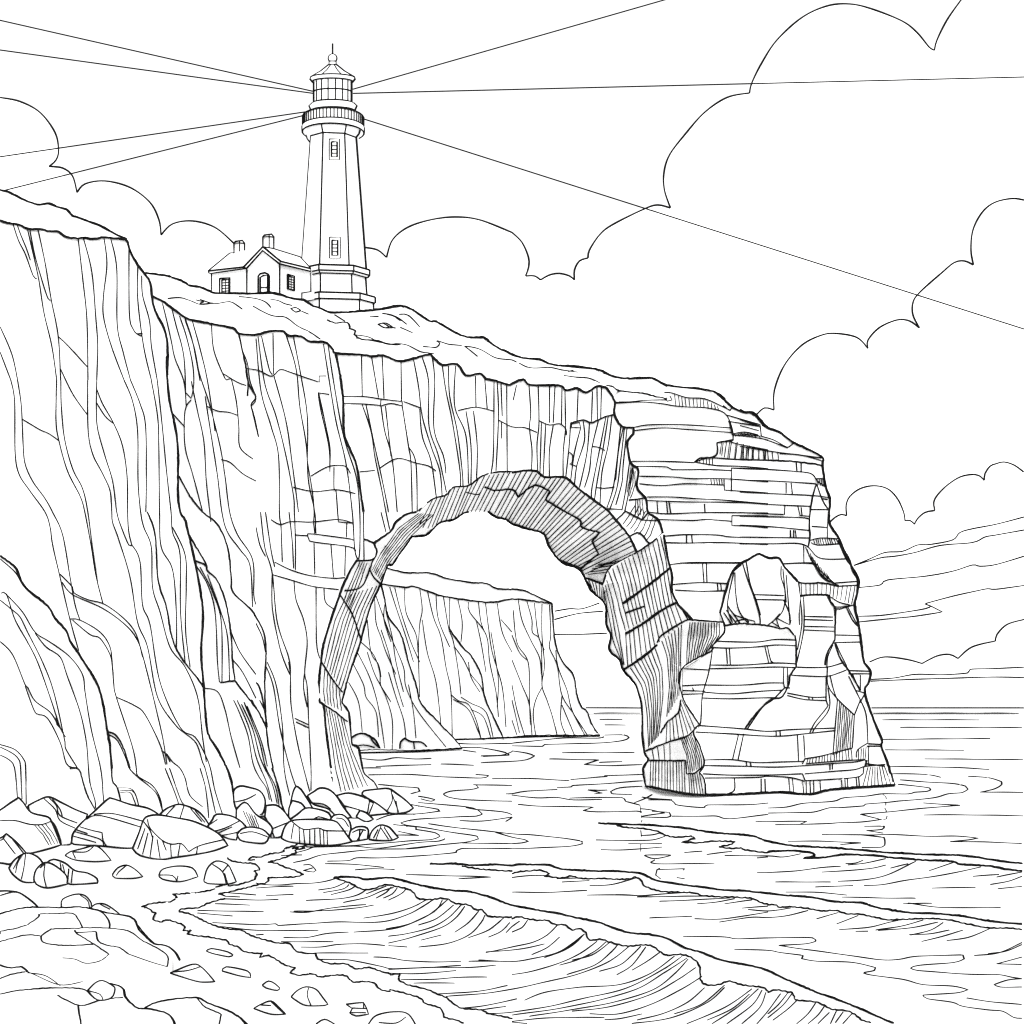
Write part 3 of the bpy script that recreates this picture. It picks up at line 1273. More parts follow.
ROCKS="""
; boulders: B = outline with z-lift order ; lines after belong to it
@ 0 768 4
B boulder 0 pale boulder at the left edge with a low peaked top and hatched right flank
O -60 200 0 168 40 140 75 118 95 140 125 178 190 195 205 212 225 260 243 308 190 325 100 345 -60 360
N 0 210 60 210 120 225 170 225 205 212
I 4 122 228 160 270 185 312 | 195 222 225 262 242 300
B boulder 0 ridged boulder behind the low peaked one, its right side sloping down
O 112 150 150 130 195 115 250 140 300 165 350 185 330 240 290 300 245 310 235 270 205 212 125 180
N 195 118 225 150 240 190 310 220
N 175 122 220 165 240 210 300 240
N 208 122 240 165 250 200
B boulder 1 large striped boulder left of the biggest smooth-topped one
O 287 290 290 265 320 225 375 175 430 125 450 122 520 145 590 160 635 185 605 210 575 260 540 318 400 312 295 305
N 375 185 450 182 570 212
N 345 205 400 190 560 235
N 320 235 370 250 408 258 412 290 425 310
N 300 255 400 285 415 312
N 292 272 385 298
N 300 245 350 262
B boulder 2 biggest boulder on the beach with a hatched left end and pointed right tip
O 530 322 555 260 575 205 600 190 640 188 700 198 780 215 870 260 912 310 860 330 790 345 700 358 640 366 560 350
N 590 205 600 240 650 290 690 305 725 302 755 335
N 755 335 800 310 900 285
N 785 345 790 318
N 580 240 550 325
N 592 258 570 345
N 612 270 600 355
N 628 285 640 360
N 650 292 665 330
N 682 305 685 355
N 720 305 712 350
N 575 215 600 250 610 280
B boulder 0 low rounded boulder behind the biggest one, at the foot of the cliff
O 635 190 655 170 680 155 720 145 780 165 815 195 835 225 800 260 700 240
N 700 150 665 188
N 735 152 720 200
N 780 170 820 218
N 762 162 808 215
B boulder 1 round-backed boulder with slanting bands right of the biggest one
O 830 235 850 205 865 185 920 190 960 210 985 235 955 265 945 288 900 278
N 850 255 900 240 960 210
N 868 262 930 235
N 885 270 955 255 985 232
N 840 225 870 205
B boulder 0 rounded boulder standing highest against the cliff foot
O 935 130 935 90 960 72 1000 78 1040 92 1060 125 1058 165 1040 190 980 200 945 165
N 942 135 985 125 1024 105
N 945 160 990 142
B boulder 1 broken hatched boulder under the highest rounded one
O 945 165 970 140 990 142 1024 185 1070 215 1090 245 1075 280 1000 260 950 230
I 5 960 165 990 230 | 1030 195 1050 250
B boulder 2 small flat oval boulder in front of the broken hatched one
O 948 265 965 245 1000 236 1050 245 1078 270 1060 300 1000 298 960 288
N 960 262 1010 255 1070 275
B stone 3 low stone with a faceted peak, uppermost of the beach stones
O 260 350 280 335 330 322 375 310 400 320 425 345 445 370 380 375 300 368
N 375 312 345 335 290 335
N 290 337 302 362
B stone 3 small lens-shaped stone alone in the middle of the sand
O 450 425 470 400 505 388 540 405 572 435 530 442 460 440
N 505 390 475 415 465 430
B stone 3 flat domed stone with a cracked underside near the water
O 635 430 650 405 710 392 770 400 792 435 720 455 650 445
N 635 428 690 430 707 452
N 707 452 712 430
B stone 3 upright rounded stone with a forked ridge beside the foam line
O 815 450 830 400 865 372 910 385 930 420 945 455 910 465 830 462
N 850 385 890 415 905 465
N 890 415 912 388
N 898 420 910 462
B boulder 2 split rock cut by the left edge of the view, behind the cluster of three
O -60 290 0 280 25 262 70 300 105 340 60 370 40 385 0 380 -60 382
N 25 262 10 285 0 290
N 40 272 70 310 95 342
N 12 280 50 330 62 345
B boulder 3 tall banded rock at the back left of the cluster of three
O 35 400 60 365 105 340 150 355 175 385 140 420 135 458 90 455 50 425
N 90 345 70 380 62 420
N 102 345 95 400 85 445
N 80 352 52 405
B boulder 3 long tapering rock with a thin tail, rightmost of the cluster of three
O 190 375 215 365 260 380 300 410 350 420 388 442 390 460 320 465 270 462 230 420
N 240 378 245 410
N 275 402 270 455
N 290 410 285 460
N 250 385 262 430
B boulder 4 rounded rock at the front of the cluster of three
O 135 440 145 405 180 378 220 390 265 430 268 465 190 480 145 465
N 180 380 175 430 185 475
N 180 380 160 400
B boulder 1 smooth hump of rock rising behind the near ledge at the left edge
O -60 500 0 492 40 492 80 500 130 535 155 560 100 590 -60 600
N 0 510 50 496 80 500
B stone 1 rounded stone perched on the back rim of the near ledge
O 245 555 250 525 300 505 340 510 365 540 365 562 310 568 260 566
N 320 508 350 530 358 558
B stone 1 low sloping stone right of the perched rounded stone
O 362 560 380 545 410 542 440 555 480 585 430 600 380 580
N 400 545 440 565
B rock_ledge 4 upper slab of the near rock ledge with overlapping plates, lower left
O -60 595 0 585 100 560 250 560 330 558 430 580 530 600 555 645 590 680 620 705 665 712 700 735 718 768 690 760 665 800 500 850 250 860 100 850 -60 830
T -10 588 0 585 100 560 250 560 330 558 430 580 530 600 555 645 590 680 620 705 665 712 700 735 718 768
M 155 585 150 600 90 635 0 655 0 665
M 155 585 220 583 290 583 310 600 330 638
M 365 560 410 580 435 610 440 640
M 330 640 440 642 520 655 570 690 665 745 668 795
M 205 645 300 642 330 640
M 205 645 165 670 170 695 220 708 300 710 370 705
M 300 650 310 665 370 700 435 745
M 305 660 385 655 392 690 430 710 480 720 515 745
M 0 695 100 670 160 672
M 540 615 585 670 625 708
N 435 745 400 772 345 782 300 765 250 760
N 515 745 600 775 668 795
B rock_ledge 5 lower slab of the near rock ledge with long plates, bottom left corner
O -60 788 0 790 40 800 90 798 110 815 240 868 330 852 440 862 490 880 505 920 550 960 600 965 680 990 710 1060 -60 1080
T -10 789 0 790 40 800 90 798 110 815
N 110 815 140 828 240 868 330 855
T 440 862 490 880 505 920 550 960 600 965 680 990 710 1060
M 0 842 50 825 100 815
M 0 905 80 890 200 880 330 885 370 915 400 930
M 230 910 320 950 400 930 490 918
M 312 950 330 1060
N 110 820 180 830 240 870
B rock_ledge 5 rightmost slab of the near rock ledge with a cracked corner, at the bottom edge
O 580 960 620 940 700 925 790 920 830 940 920 975 980 1015 1030 1080 640 1080
T 580 960 620 940 700 925 790 920 830 940 920 975 980 1015 1030 1080
M 790 920 820 955 885 985 870 1060
M 920 975 970 1010 1000 1060
B stone 6 angular plate lying on the ledge beside its cracked corner slab
O 680 820 770 785 810 800 860 855 800 856 740 840
N 690 815 750 810 800 795
B stone 6 small block set into the lower slab of the near ledge
O 350 890 380 860 410 850 450 870 460 885 445 920 390 928
N 350 890 400 905 410 925
B stone 3 thin sliver of stone just above the two foam-side slivers
O 825 732 845 722 910 735 932 748 915 755 850 742
B stone 3 flat pointed sliver of stone beside the near ledge
O 888 812 905 795 990 812 1003 838 960 832
@ 256 768 4
B boulder 0 pale sloping boulder leaning on the cliff foot left of the tall pointed one
O 35 195 40 150 80 148 110 170 140 210 120 245 100 275 60 282 55 235
N 60 245 110 225 135 215
N 60 245 75 280
B boulder 0 tall pointed boulder in the pile at the arch foot
O 132 175 140 130 150 90 160 72 180 85 215 140 232 172 180 165 135 190
B boulder 1 small rounded boulder below the tall pointed one
O 130 195 132 160 145 130 180 140 200 165 170 185 140 205
B boulder 0 broad pale boulder right of the tall pointed one in the pile
O 205 110 230 95 255 80 290 85 320 110 345 150 380 195 340 210 290 165 230 145
N 225 140 270 145 300 165
B boulder 2 low flat boulder in the middle of the pile with a domed top
O 130 210 165 185 200 160 250 165 290 180 305 210 240 215 160 215
N 230 205 250 195 290 205
B boulder 2 hooked boulder curving over the right end of the banded front one
O 295 210 310 190 345 186 372 210 380 240 375 275 350 270 330 225
N 320 200 350 205 370 235
B boulder 0 wedge boulder with a double ridge right of the broad pale one
O 322 110 370 100 430 115 480 140 535 182 460 190 440 195 380 200 350 150
N 430 118 455 125 445 185
N 450 130 470 140 450 188
N 350 150 420 170 445 188
B boulder 1 outermost large boulder of the pile with a creased end towards the sea
O 425 108 430 92 480 85 530 82 560 100 600 130 630 160 600 178 540 182 490 150
N 540 90 545 130 525 170
N 545 105 570 175
N 560 130 568 178
B boulder 1 small stone wedged between the two seaward boulders of the pile
O 400 195 415 170 440 178 470 205 440 215
B boulder 3 front boulder of the pile with a hatched cut face below its smooth top
O 100 280 115 235 145 210 220 205 310 210 340 235 365 270 385 295 340 305 280 310 200 305 130 295
N 145 215 190 245 250 240 280 250 370 252
N 150 225 140 285
N 172 240 175 300
N 190 248 195 302
N 215 245 215 305
N 235 245 235 305
N 255 245 258 308
N 270 250 272 308
N 284 252 286 306
B boulder 2 knobbly small boulder between the front one and the last hatched one
O 378 250 400 236 435 235 450 250 445 285 385 293 372 275
N 385 258 415 245 440 250
N 430 245 405 290
N 415 248 412 290
B boulder 2 last small hatched boulder of the pile at the water's edge
O 450 285 465 250 495 228 530 235 550 255 570 278 540 290 480 290
N 500 232 480 285
N 500 240 530 285
N 512 236 545 288
N 488 245 470 280
B stone 3 smallest oval pebble below the scalloped foam line
O 25 868 50 852 75 862 95 880 85 890 40 880
B stone 3 domed stone with a curved ridge below the foam line
O 140 915 165 890 200 875 240 885 265 915 288 945 275 950 200 950 160 930
N 210 880 205 910 220 950
B stone 3 flat kite-shaped stone left of the domed ridge stone
O -10 962 20 945 60 932 90 955 120 985 60 985
N 60 935 115 985
N 20 948 60 950
B stone 3 chipped broken stone with stacked edges right of the domed ridge stone
O 360 945 400 940 430 938 442 960 450 985 400 992 375 980 385 962
N 385 960 440 962
N 430 940 430 962
N 375 978 440 978
B stone 3 wide stone cut by the bottom edge of the view
O 450 1024 480 990 550 975 610 985 650 1050 480 1060
N 490 1018 560 1020 600 995
B stone 3 tip of a small stone peeping over the bottom edge of the view
O 240 1024 275 1005 320 1028 300 1045 260 1045
@ 256 512 4
B boulder 0 far rounded rock at the waterline under the distant cliff, nearer the arch leg
O 350 930 380 905 420 885 460 900 480 915 500 955 415 958 360 955
M 378 905 400 890 430 885 460 900 465 915 500 950
N 390 940 430 932 475 942
B boulder 0 far low rock at the waterline under the distant cliff, out in the middle
O 575 950 578 920 595 905 620 918 660 920 680 935 692 957 630 958
N 630 918 635 955
"""
SKY="""
#CL_W
@ 0 0 2
T 0 195 40 203 80 225 110 265 117 300 112 320 98 333 / 98 333 125 336 145 352 154 385 / 154 385 170 368 210 362 260 375 300 405 318 440 322 470 / 322 470 345 448 385 442 430 455 468 487
#CL_A
T 730 495 755 500 773 515 / 773 515 785 480 815 455 860 440 910 434 960 440 1024 465
@ 512 0 2
T 0 465 20 485 33 515 33 535 27 552 / 27 552 45 552 57 560 / 57 560 75 550 95 547 115 552 125 560 / 125 560 125 540 135 522 152 516 / 152 516 155 500 175 470 200 450 260 420 290 410 317 416 / 317 416 305 380 304 345 315 310 345 270 385 225 430 195 475 186 / 475 186 480 165 500 125 530 80 580 35 630 12 675 8 720 18 780 42 810 65 835 95 845 100 / 845 100 850 80 870 40 898 0 920 -30
#CL_B
T 488 830 505 816 524 820 / 524 820 525 780 545 730 580 690 620 670 650 667 690 675 712 697 / 712 697 712 680 735 655 770 640 795 642 815 656 / 815 656 802 630 802 605 815 585 860 545 885 525 905 522 923 530 / 923 530 918 500 922 460 940 425 965 405 1000 397 1024 400
#CL_C
@ 740 380 4
M 360 568 380 550 405 538 427 543 / 427 543 425 500 440 465 480 435 535 423 590 435 630 475 655 530 660 563 / 660 563 680 562 698 577 / 698 577 710 555 740 530 780 522 / 780 522 775 490 790 460 830 420 880 388 930 378 960 385 977 402 / 977 402 980 375 1000 345 1024 335 1056 328 1096 340 1135 368
#CL_S
N 455 742 520 715 580 690 650 685 710 660 760 658 850 640 880 610 930 595 1024 577 1136 548
N 455 742 560 712 620 705 700 690 800 662 930 650 980 628 1024 620 1136 600
N 475 830 560 820 590 800 740 785 850 765 930 740 960 745 1024 738 1136 705
N 475 945 560 942 650 930 740 915 765 905 738 895 850 865 940 845 990 835 1024 837 1136 822
N 475 968 600 955 700 945 810 928 765 905
#CL_D
@ 512 560 4
N 170 205 230 195 280 195 350 172
N 170 238 230 222 280 212 365 205
N 172 298 250 298 380 293
@ 512 512 2
M 715 300 745 290 790 295 820 303 / 820 303 850 288 875 285 892 293 / 892 293 920 270 967 258 / 967 258 970 245 990 225 1024 215
@ 840 660 5.565
N 170 108 300 100 420 80 570 82 710 72 725 52 850 48 1024 40
N 170 118 400 108 600 102 850 95 1024 98
"""
OUTLINES="""
#C1
@ 0 180 5.12
O -400 190 0 208 50 222 95 228 145 250 205 252 255 262 300 265 340 292 400 298 430 295 485 302 530 293 580 298 640 303 655 320 665 360 700 425 740 480 770 525 778 595 795 670 840 760 858 850 857 1000
@ 0 256 4
O 668 480 680 590 700 680 712 780 712 940 720 1024
@ 0 512 4
O 740 30 755 90 790 250 812 400 805 560 815 700 820 780 832 885 870 950 910 1024
@ 0 768 4
O 925 50 945 130 945 220 -320 220
#C2
@ 0 256 4
O 530 300 607 160 650 180 707 210 750 250 830 268 930 288 955 310
@ 256 256 4
O 0 315 50 302 105 300 130 318 180 322 215 342 275 345 310 375 318 388 420 395 465 402 510 398 580 420 685 395 705 402 745 435 805 433 840 478 895 470 920 490 960 500 1010 515
@ 512 340 4
O 0 175 45 158 75 180 190 182 215 200 260 193 295 210 340 185 365 188 380 195 410 245 410 298 440 345 485 350 485 375 462 410 475 490 505 520 500 590 535 635 545 707 585 720 605 775 500 850 465 780 415 720 380 680 320 635 260 590 210 550 130 548 100 525 55 522 0 530
@ 256 256 4
O 960 865 905 880 850 918 790 925 760 955 700 975 650 1020
@ 256 512 4
O 600 10 560 40 540 75 500 105 470 125 484 160 465 200 405 192 385 220 350 290 335 330 300 430 270 530 260 600 252 680 255 760 270 770 280 870 300 1024
@ 0 0 1
O 336 812 205 818 140 500
#G1f
@ 0 180 5.12
O -400 190 0 208 50 222 95 228 145 250 205 252 255 262 300 265 340 292 400 298 430 295 485 302 530 293 580 298 640 303
#G1r
O -400 20 0 55 40 65 110 100 190 130 250 125 290 140 340 155 370 188 410 200 510 238 580 275 645 300
#G2f
@ 0 256 4
O 560 150 607 160 650 180 707 210 750 250 830 268 930 288 955 310
@ 256 256 4
O 0 315 50 302 105 300 130 318 180 322 215 342 275 345 310 375 318 388 420 395 465 402 510 398 580 420 685 395 705 402 745 435 805 433 840 478 895 470 920 490 960 500 1010 515
@ 512 340 4
O 0 175 45 158 75 180 190 182 215 200 260 193 295 210 340 185 365 188 380 195 410 250 520 248 610 255 650 262 640 212 700 228 770 233 840 262 878 278
#G2r
@ 0 256 4
O 560 70 580 70 660 80 720 100 760 122 800 128
@ 200 220 5.12
O 40 365 80 378 240 382 370 378 480 408 530 415 570 440 600 450 670 478 760 475 850 470 940 460
@ 256 256 4
O 475 218 540 208 580 203 620 215 707 262 720 265 800 312 860 330 910 330 950 360
@ 512 340 4
O 0 62 45 75 110 82 170 103 330 118 400 148 480 158 560 155 620 185 760 200 820 215 850 240 885 270
#Vo
@ 512 340 4
O 500 850 465 780 415 720 380 680 320 635 260 590 210 550 130 548 100 525 55 522 0 530
@ 256 256 4
O 960 865 905 880 850 918 790 925 760 955 700 975 650 1020
@ 256 512 4
O 600 10 560 40 540 75 500 105 470 125 484 160 465 200 405 192 385 220 350 290 335 330 300 430 270 530 260 600 252 680 255 760 270 770 280 870 300 1024
@ 0 0 1
O 336 812
#Vi
@ 512 340 4
O 400 905 375 940 370 975 300 952 270 915 200 890 150 830 125 775 60 755 0 735
@ 256 512 4
O 1000 30 960 20 930 5 890 -6 850 0 830 5 790 30 740 40 705 70 680 92 625 98 600 130 575 165 545 210 525 215 500 285 460 370 430 470 415 530 375 640 350 730 345 765 370 800 380 900 385 930 410 945 425 1024
@ 256 768 4
O 435 25 470 55 485 80
@ 0 0 1
O 380 812
#Pl
@ 512 560 4
O 300 75 315 120 350 150 375 185 378 260 395 300 390 360 430 400 445 440 495 500 520 590 522 700 530 770 545 800 525 835 535 905
#Pr
O 362 98 375 60 400 25 500 -30 605 -108 625 0 640 60 640 120 660 170 707 205 725 240 845 250 848 290 800 345 795 365 680 435 680 540 730 630 750 658 725 707 750 740 768 800 766 825 750 850 770 880 775 940 700 935 620 920
#L
@ 512 340 4
O 408 250 520 248 610 255 650 262 640 212 700 228 770 233 840 262 878 278 885 268 940 290 970 295 1000 325 1024 350
@ 740 380 4
O 130 200 160 210 215 250 325 305 330 345 345 430 360 480 358 570 395 630 415 680 435 715 455 770 472 800 468 860 458 900
@ 680 540 4
O 700 260 720 370 735 480 762 525 755 570 740 610 775 720 808 800 805 825 830 890 858 980 700 990 600 998 530 1015 480 1015 400 1008 200 1018 100 1018
#LB
@ 512 560 4
O 775 940 770 880 750 850 766 825 768 800 750 740 725 707 750 658 730 630 680 540 680 435 795 365 800 345 848 290 845 250 725 240 707 205 660 170 640 120 640 60
@ 512 340 4
O 625 880 605 775 585 720 545 707 535 635 500 590 505 520 475 490 462 410 485 375 485 350 440 345 410 298
#K
@ 680 540 4
O 160 292 180 220 205 135 250 90 270 80 300 62 318 55 355 72 395 72 420 110 470 165 480 230 470 330 462 380 400 355 345 342 250 335 182 342 175 330
#FA
@ 256 512 4
O 300 290 500 285 515 350 530 420 580 490 610 600 640 707 660 765 720 830 790 905 822 945 640 955 300 962
#FB
@ 256 512 4
O 420 225 525 225 600 242 700 245 760 265 860 282 920 285 960 305
@ 512 560 4
O -20 118 40 120 100 145 160 175 165 250 175 340 205 410 245 460 260 540 280 590 300 605 320 660 350 702 240 702 100 704 -250 716 -600 722
#W1
@ 512 768 4
O 345 225 420 228 540 232 680 243 760 255 800 262 880 268 960 275 1000 288 1024 297
@ 768 768 4
O 100 315 200 320 350 330 480 342 680 352 750 352 860 365 940 378 1015 385
#W2
@ 256 768 4
O 697 387 800 388 880 393 970 390 1024 392
@ 512 768 4
O 140 392 200 408 300 415 430 418 510 425 570 450 640 465 720 475 850 492 950 497 1024 505
@ 768 768 4
O 100 515 200 525 260 538 370 543 440 562 560 582 700 588 800 600 900 618 1015 628
#W3
@ 256 768 4
O 312 442 360 440 400 440 450 450 530 442 600 458 650 470 700 482 800 495 860 500 920 515 1024 552
@ 512 768 4
O 80 568 180 585 270 605 350 622 410 645 470 662 560 672 620 685 707 722 760 742 830 770 900 785 980 800 1024 815
@ 768 768 4
O 80 852 180 895 250 920 330 950 400 980 500 1024 700 1110
#SHORE
@ 0 0 1
O 418 806 405 828 360 840 315 846 286 849 256 857 250 866 256 872 250 881 220 887 185 895 160 905 141 908 156 918 165 922 181 926 194 938 225 943 249 955 280 960 300 975 328 975 356 982 376 983 405 997 425 1005 443 1016 470 1035
#CL_W_P
O 262 275 262 330 -90 330 -90 98
#CL_A_P
O 1100 -60 1100 707 700 707 330 600 330 250
#CL_B_P
O 1060 200 1060 707 760 707 740 430
#CL_C_P
O 1060 474 1060 660 830 660 825 530
#CL_S_P
O 853 566 870 559 887 552 903 551 918 545 930 544 952 540 960 532 973 528 996 524 1030 514 1060 508 1060 620 840 630
#CL_D_P
O 1060 612 1060 707 540 707 540 616
"""
L1=parse(CLIFFS); L2=parse(SEALINES); L3=parse('#B\n'+ROCKS); L4=parse(SKY); PG=parse(OUTLINES)
def pg(k):
    out=[]
    for c,pls,ex in PG[k]:
        for pl in pls: out+=pl
    return out

# ================================================================ cliffs
def foot(D,y,z=.02): return min(D,(EYE-z-max(0,815-y)*(.025 if z>.1 else .004))*1000/(y-HZ)) if y>735 else D
def D_C1(x,y): return foot(60.5+.008*x+(810-y)*.006+rel(x,y,.8,.05,.006,1,.28),y,.40)
def D_C2(x,y): return foot(66+(x-150)*.008+(800-y)*.006+rel(x,y,.7,.05,.006,2,.1),y,.365 if x<330 else .02)
def D_L(x,y): return foot(67.5+max(0,x-710)*.055+(797-y)*.006+max(0,700-x)*.03+max(0,760-x)*.02*max(0,min(1,(600-y)/60))+rel(x,y,.5,.01,.06,3,0),y)
def make(name,key,Df,back,material,kind=None,parent=None,step=12,lines=None,lift=.05):
    mb=MB(); poly=pg(key); solid(mb,poly,Df,back,step)
    draw(mb,lines if lines is not None else L1.get(key,[]),Df,lift)
    o=mb.build(name,material,parent)
    if kind: o['kind']=kind
    return o
def between(A,DA,B,DB):
    def f(x,y):
        a=dist((x,y),A); b=dist((x,y),B); t=a/max(a+b,1e-6)
        return DA(x,y)*(1-t)+DB(x,y)*t
    return f
o=make('sea_cliff_near','C1',D_C1,vec(-8,20,0),ROCK,'structure')
o=make('sea_cliff','C2',D_C2,vec(0,5,0),ROCK,'structure')
# turf above the cliffs
g1f=pg('G1f'); g1r=pg('G1r')
D_G1=between(g1f,D_C1,g1r,lambda x,y:interp(x,[(0,82),(100,74),(130,D_C1(130,240))]))
mb=MB(); solid(mb,g1f+g1r[::-1],D_G1,vec(-5,25,-.2),10); mb.flat=True; draw(mb,L1['G1'],D_G1)
mb.build('clifftop_turf_near',GRASS)['kind']='structure'
g2f=pg('G2f'); g2r=pg('G2r')
RD=[(130,80),(210,87.5),(262,88),(300,89),(333,90.5),(376,91),(400,90),(512,86),(615,80),(700,75),(732,71.5)]
D_G2=between(g2f,lambda x,y:D_C2(x,y) if x<612 else D_L(x,y),g2r,lambda x,y:interp(x,RD))
mb=MB(); solid(mb,g2f+g2r[::-1],D_G2,vec(0,25,-.5),10); mb.flat=True; draw(mb,L1['G2'],D_G2,.12)
mb.build('clifftop_turf',GRASS)['kind']='structure'

# ---- the rock arch: vault, seaward pier, layered headland face, pinnacle
LB=pg('LB')
arch=empty('rock_arch',W(700,790,70)); tag(arch,'huge natural rock arch standing in the sea with a hatched vault and layered outer face','rock arch')
vo=pg('Vo'); vi=pg('Vi')
D_V=between(vo,D_C2,vi,lambda x,y:foot(D_C2(x,y)+5.5,y))
def hb(px,py,p):
    D=p.y/F; return W(px+(px-490)*.07,py+(py-700)*.06,D+1.2)
mb=MB(); solid(mb,vo+vi[::-1],D_V,hb,9,4); draw(mb,L1['V'],D_V); mb.build('vault',ROCK,arch)
pl=pg('Pl'); pr=pg('Pr')
D_P=between(pr,lambda x,y:D_L(x,y)-.8,pl,lambda x,y:foot(76,y))
mb=MB(); solid(mb,pl+pr[::-1],D_P,vec(.4,4,0),9,4); draw(mb,L1['P'],D_P); mb.build('pier',ROCK,arch)
mb=MB(); solid(mb,[p for p in pg('L')]+[(p[0]-.7,p[1]) for p in LB],D_L,vec(0,12,0),12); draw(mb,L1['L'],D_L); mb.build('layered_face',ROCK,arch)
kp=pg('K'); kr=kp+[kp[0]]
def D_K(x,y): return D_L(x,y)-.5-min(1.4,dist((x,y),kr)*.05)
mb=MB(); solid(mb,kp,D_K,vec(0,2.5,0),7,4); draw(mb,L1['K'],D_K); mb.build('pinnacle',ROCK,arch)

# ---- distant cliffs seen through the arch
def D_FA(x,y): return foot(143+(x-360)*.05+(750-y)*.02+rel(x,y,1.0,.06,.01,5,.2),y)
def D_FB(x,y): return foot(190+(x-455)*.19+(740-y)*.03+rel(x,y,1.5,.06,.01,6,.2),y)
make('distant_cliff_near','FA',D_FA,vec(-30,40,0),ROCK,'structure',lift=.1)
make('distant_cliff','FB',D_FB,vec(-30,60,0),ROCK,'structure',lift=.1)

# ================================================================ sea
def crest(pts,h):
    q=resample(pts,4); tab=[(p[0],p[1]) for p in q]
    return tab,h
WAVES=[(pg('W1'),.22,2.2),(pg('W2'),.28,1.8),(pg('W3'),.42,1.2)]
TAB=[]
for pts,h,w in WAVES:
    TAB.append((sorted(resample(pts,4)),h,w))
def hsea(x,D):
    z=0
    for tab,h,w in TAB:
        x0=tab[0][0]
        if x<x0-10: continue
        hh=h*min(1,max(0,(x-x0+5)/120))
        if hh<=0: continue
        py=interp(x,tab)
        if x>tab[-1][0]: py+=(x-tab[-1][0])*.3
        Dc=(EYE-hh)*1000/(py-HZ)
        t=Dc-D
        z=max(z,hh*math.exp(-(t/(w if t>0 else 2*w))**2))
    return z
def D_SEA(x,y):
    d=max(y-HZ,.8)/1000
    if y<800: return EYE/d
    D=(EYE-.45)/d; D1=EYE/d; n=24
    for k in range(n+1):
        Dk=D+(D1-D)*k/n
        if EYE-d*Dk<=hsea(x,Dk): return Dk
    return D1
mb=MB()
ys=[708.35,708.6,709,710,712,715,720,728,738,750,765,780,790]+[800+2.2*k for k in range(int(340/2.2))]
ys+=[1160,1260,1460]
xs=[-900,-600,-400,-250,-150]+[-90+8*k for k in range(150)]+[1130,1180,1300,1500,1800,2200]
vs=[]
for y in ys:
    for x in xs:
        D=EYE*1000/(y-HZ); p=W(x,y,D); p.z=hsea(x,D); vs.append(p)
nx=len(xs); fs=[(j*nx+i,(j+1)*nx+i,(j+1)*nx+i+1,j*nx+i+1) for j in range(len(ys)-1) for i in range(nx-1)]
mb.add(vs,fs); mb.bvh.append(BVHTree.FromPolygons(vs,fs)); seamb=mb; mb.flat=True
# beach
shore=pg('SHORE')
def z_b(x,y): return .03+.3*min(1,dist((x,y),shore)/70)
def D_B(x,y): return (EYE-z_b(x,y))*1000/(y-HZ)
bp=shore+[(560,1090),(-150,1090),(-150,782),(330,782)]
mb=MB(); solid(mb,bp,D_B,vec(0,0,-1.5),10,5)
seamb.bvh.append(mb.bvh[0]); draw(seamb,L2['SEA'],D_SEA,.02); tag(seamb.build('sea',WATER),kind='structure')
mb.flat=True; draw(mb,L2['BEACH'],D_B,.02)
mb.build('beach',SAND)['kind']='structure'

# ================================================================ boulders, stones, ledges
cur=None; rocks=[]
for it in L3['B']:
    if it[0]=='B': cur=[it[1],it[2],None,[]]; rocks.append(cur)
    elif it[0]=='O': cur[2]=it[1][0]
    else: cur[3].append(it)
GR={'boulder':'boulders at the foot of the cliff','stone':'stones scattered on the beach','rock_ledge':'slabs of the near rock ledge'}
nl=0
for kind,(order,label),out,lines in rocks:
    q=resample(out+[out[0]],4,True)
    mb=MB()
    if kind=='rock_ledge':
        zt=(.6,.95,.8)[nl]; nl+=1
        Df=lambda x,y,zt=zt:(EYE-zt-.1*noise.noise(Vector((x*.02,y*.03,zt))))*1000/(y-HZ)
        solid(mb,q[:-1],Df,vec(0,0,-zt-.3),12,5)
    else:
        yb=max(p[1] for p in q); xb=sum(p[0] for p in q)/len(q)
        zg=1.1 if 'ledge' in label and order==6 else (0 if yb<765 else z_b(xb,min(yb,1080)))
        D0=(EYE-zg)*1000/(yb-HZ)-.12*min(order,4)
        wd=(max(p[0] for p in q)-min(p[0] for p in q)); ht=yb-min(p[1] for p in q)
        m=min(wd,ht)/2; bul=m*D0/1000/F*.35
        def Df(x,y,q=q,D0=D0,m=m,bul=bul):
            d=min(1,dist((x,y),q)/m); return D0-bul*math.sqrt(max(0,1-(1-d)**2))*1.0
        def bk(px,py,p,q=q,m=m,bul=bul,D0=D0):
            d=min(1,dist((px,py),q)/m); return p+Vector((0,F*(.15*bul+(D0-p.y/F)*2),0))
        solid(mb,q[:-1],Df,bk,max(3,m*.35),4)
    if kind!='rock_ledge': ink(mb,out,1.9 if kind!='stone' else 1.6,Df,closed=True,lift=.03,taper=False)
    draw(mb,lines,Df,.03)
    bx=sum(p[0] for p in q)/len(q); by=max(p[1] for p in q)
    org=W(bx,by,Df(bx,by)) if kind=='rock_ledge' else W(bx,by,D0)
    o=mb.build(kind,STONE,origin=org)
    tag(o,label,{'boulder':'boulder','stone':'stone','rock_ledge':'rock ledge'}[kind],GR[kind])

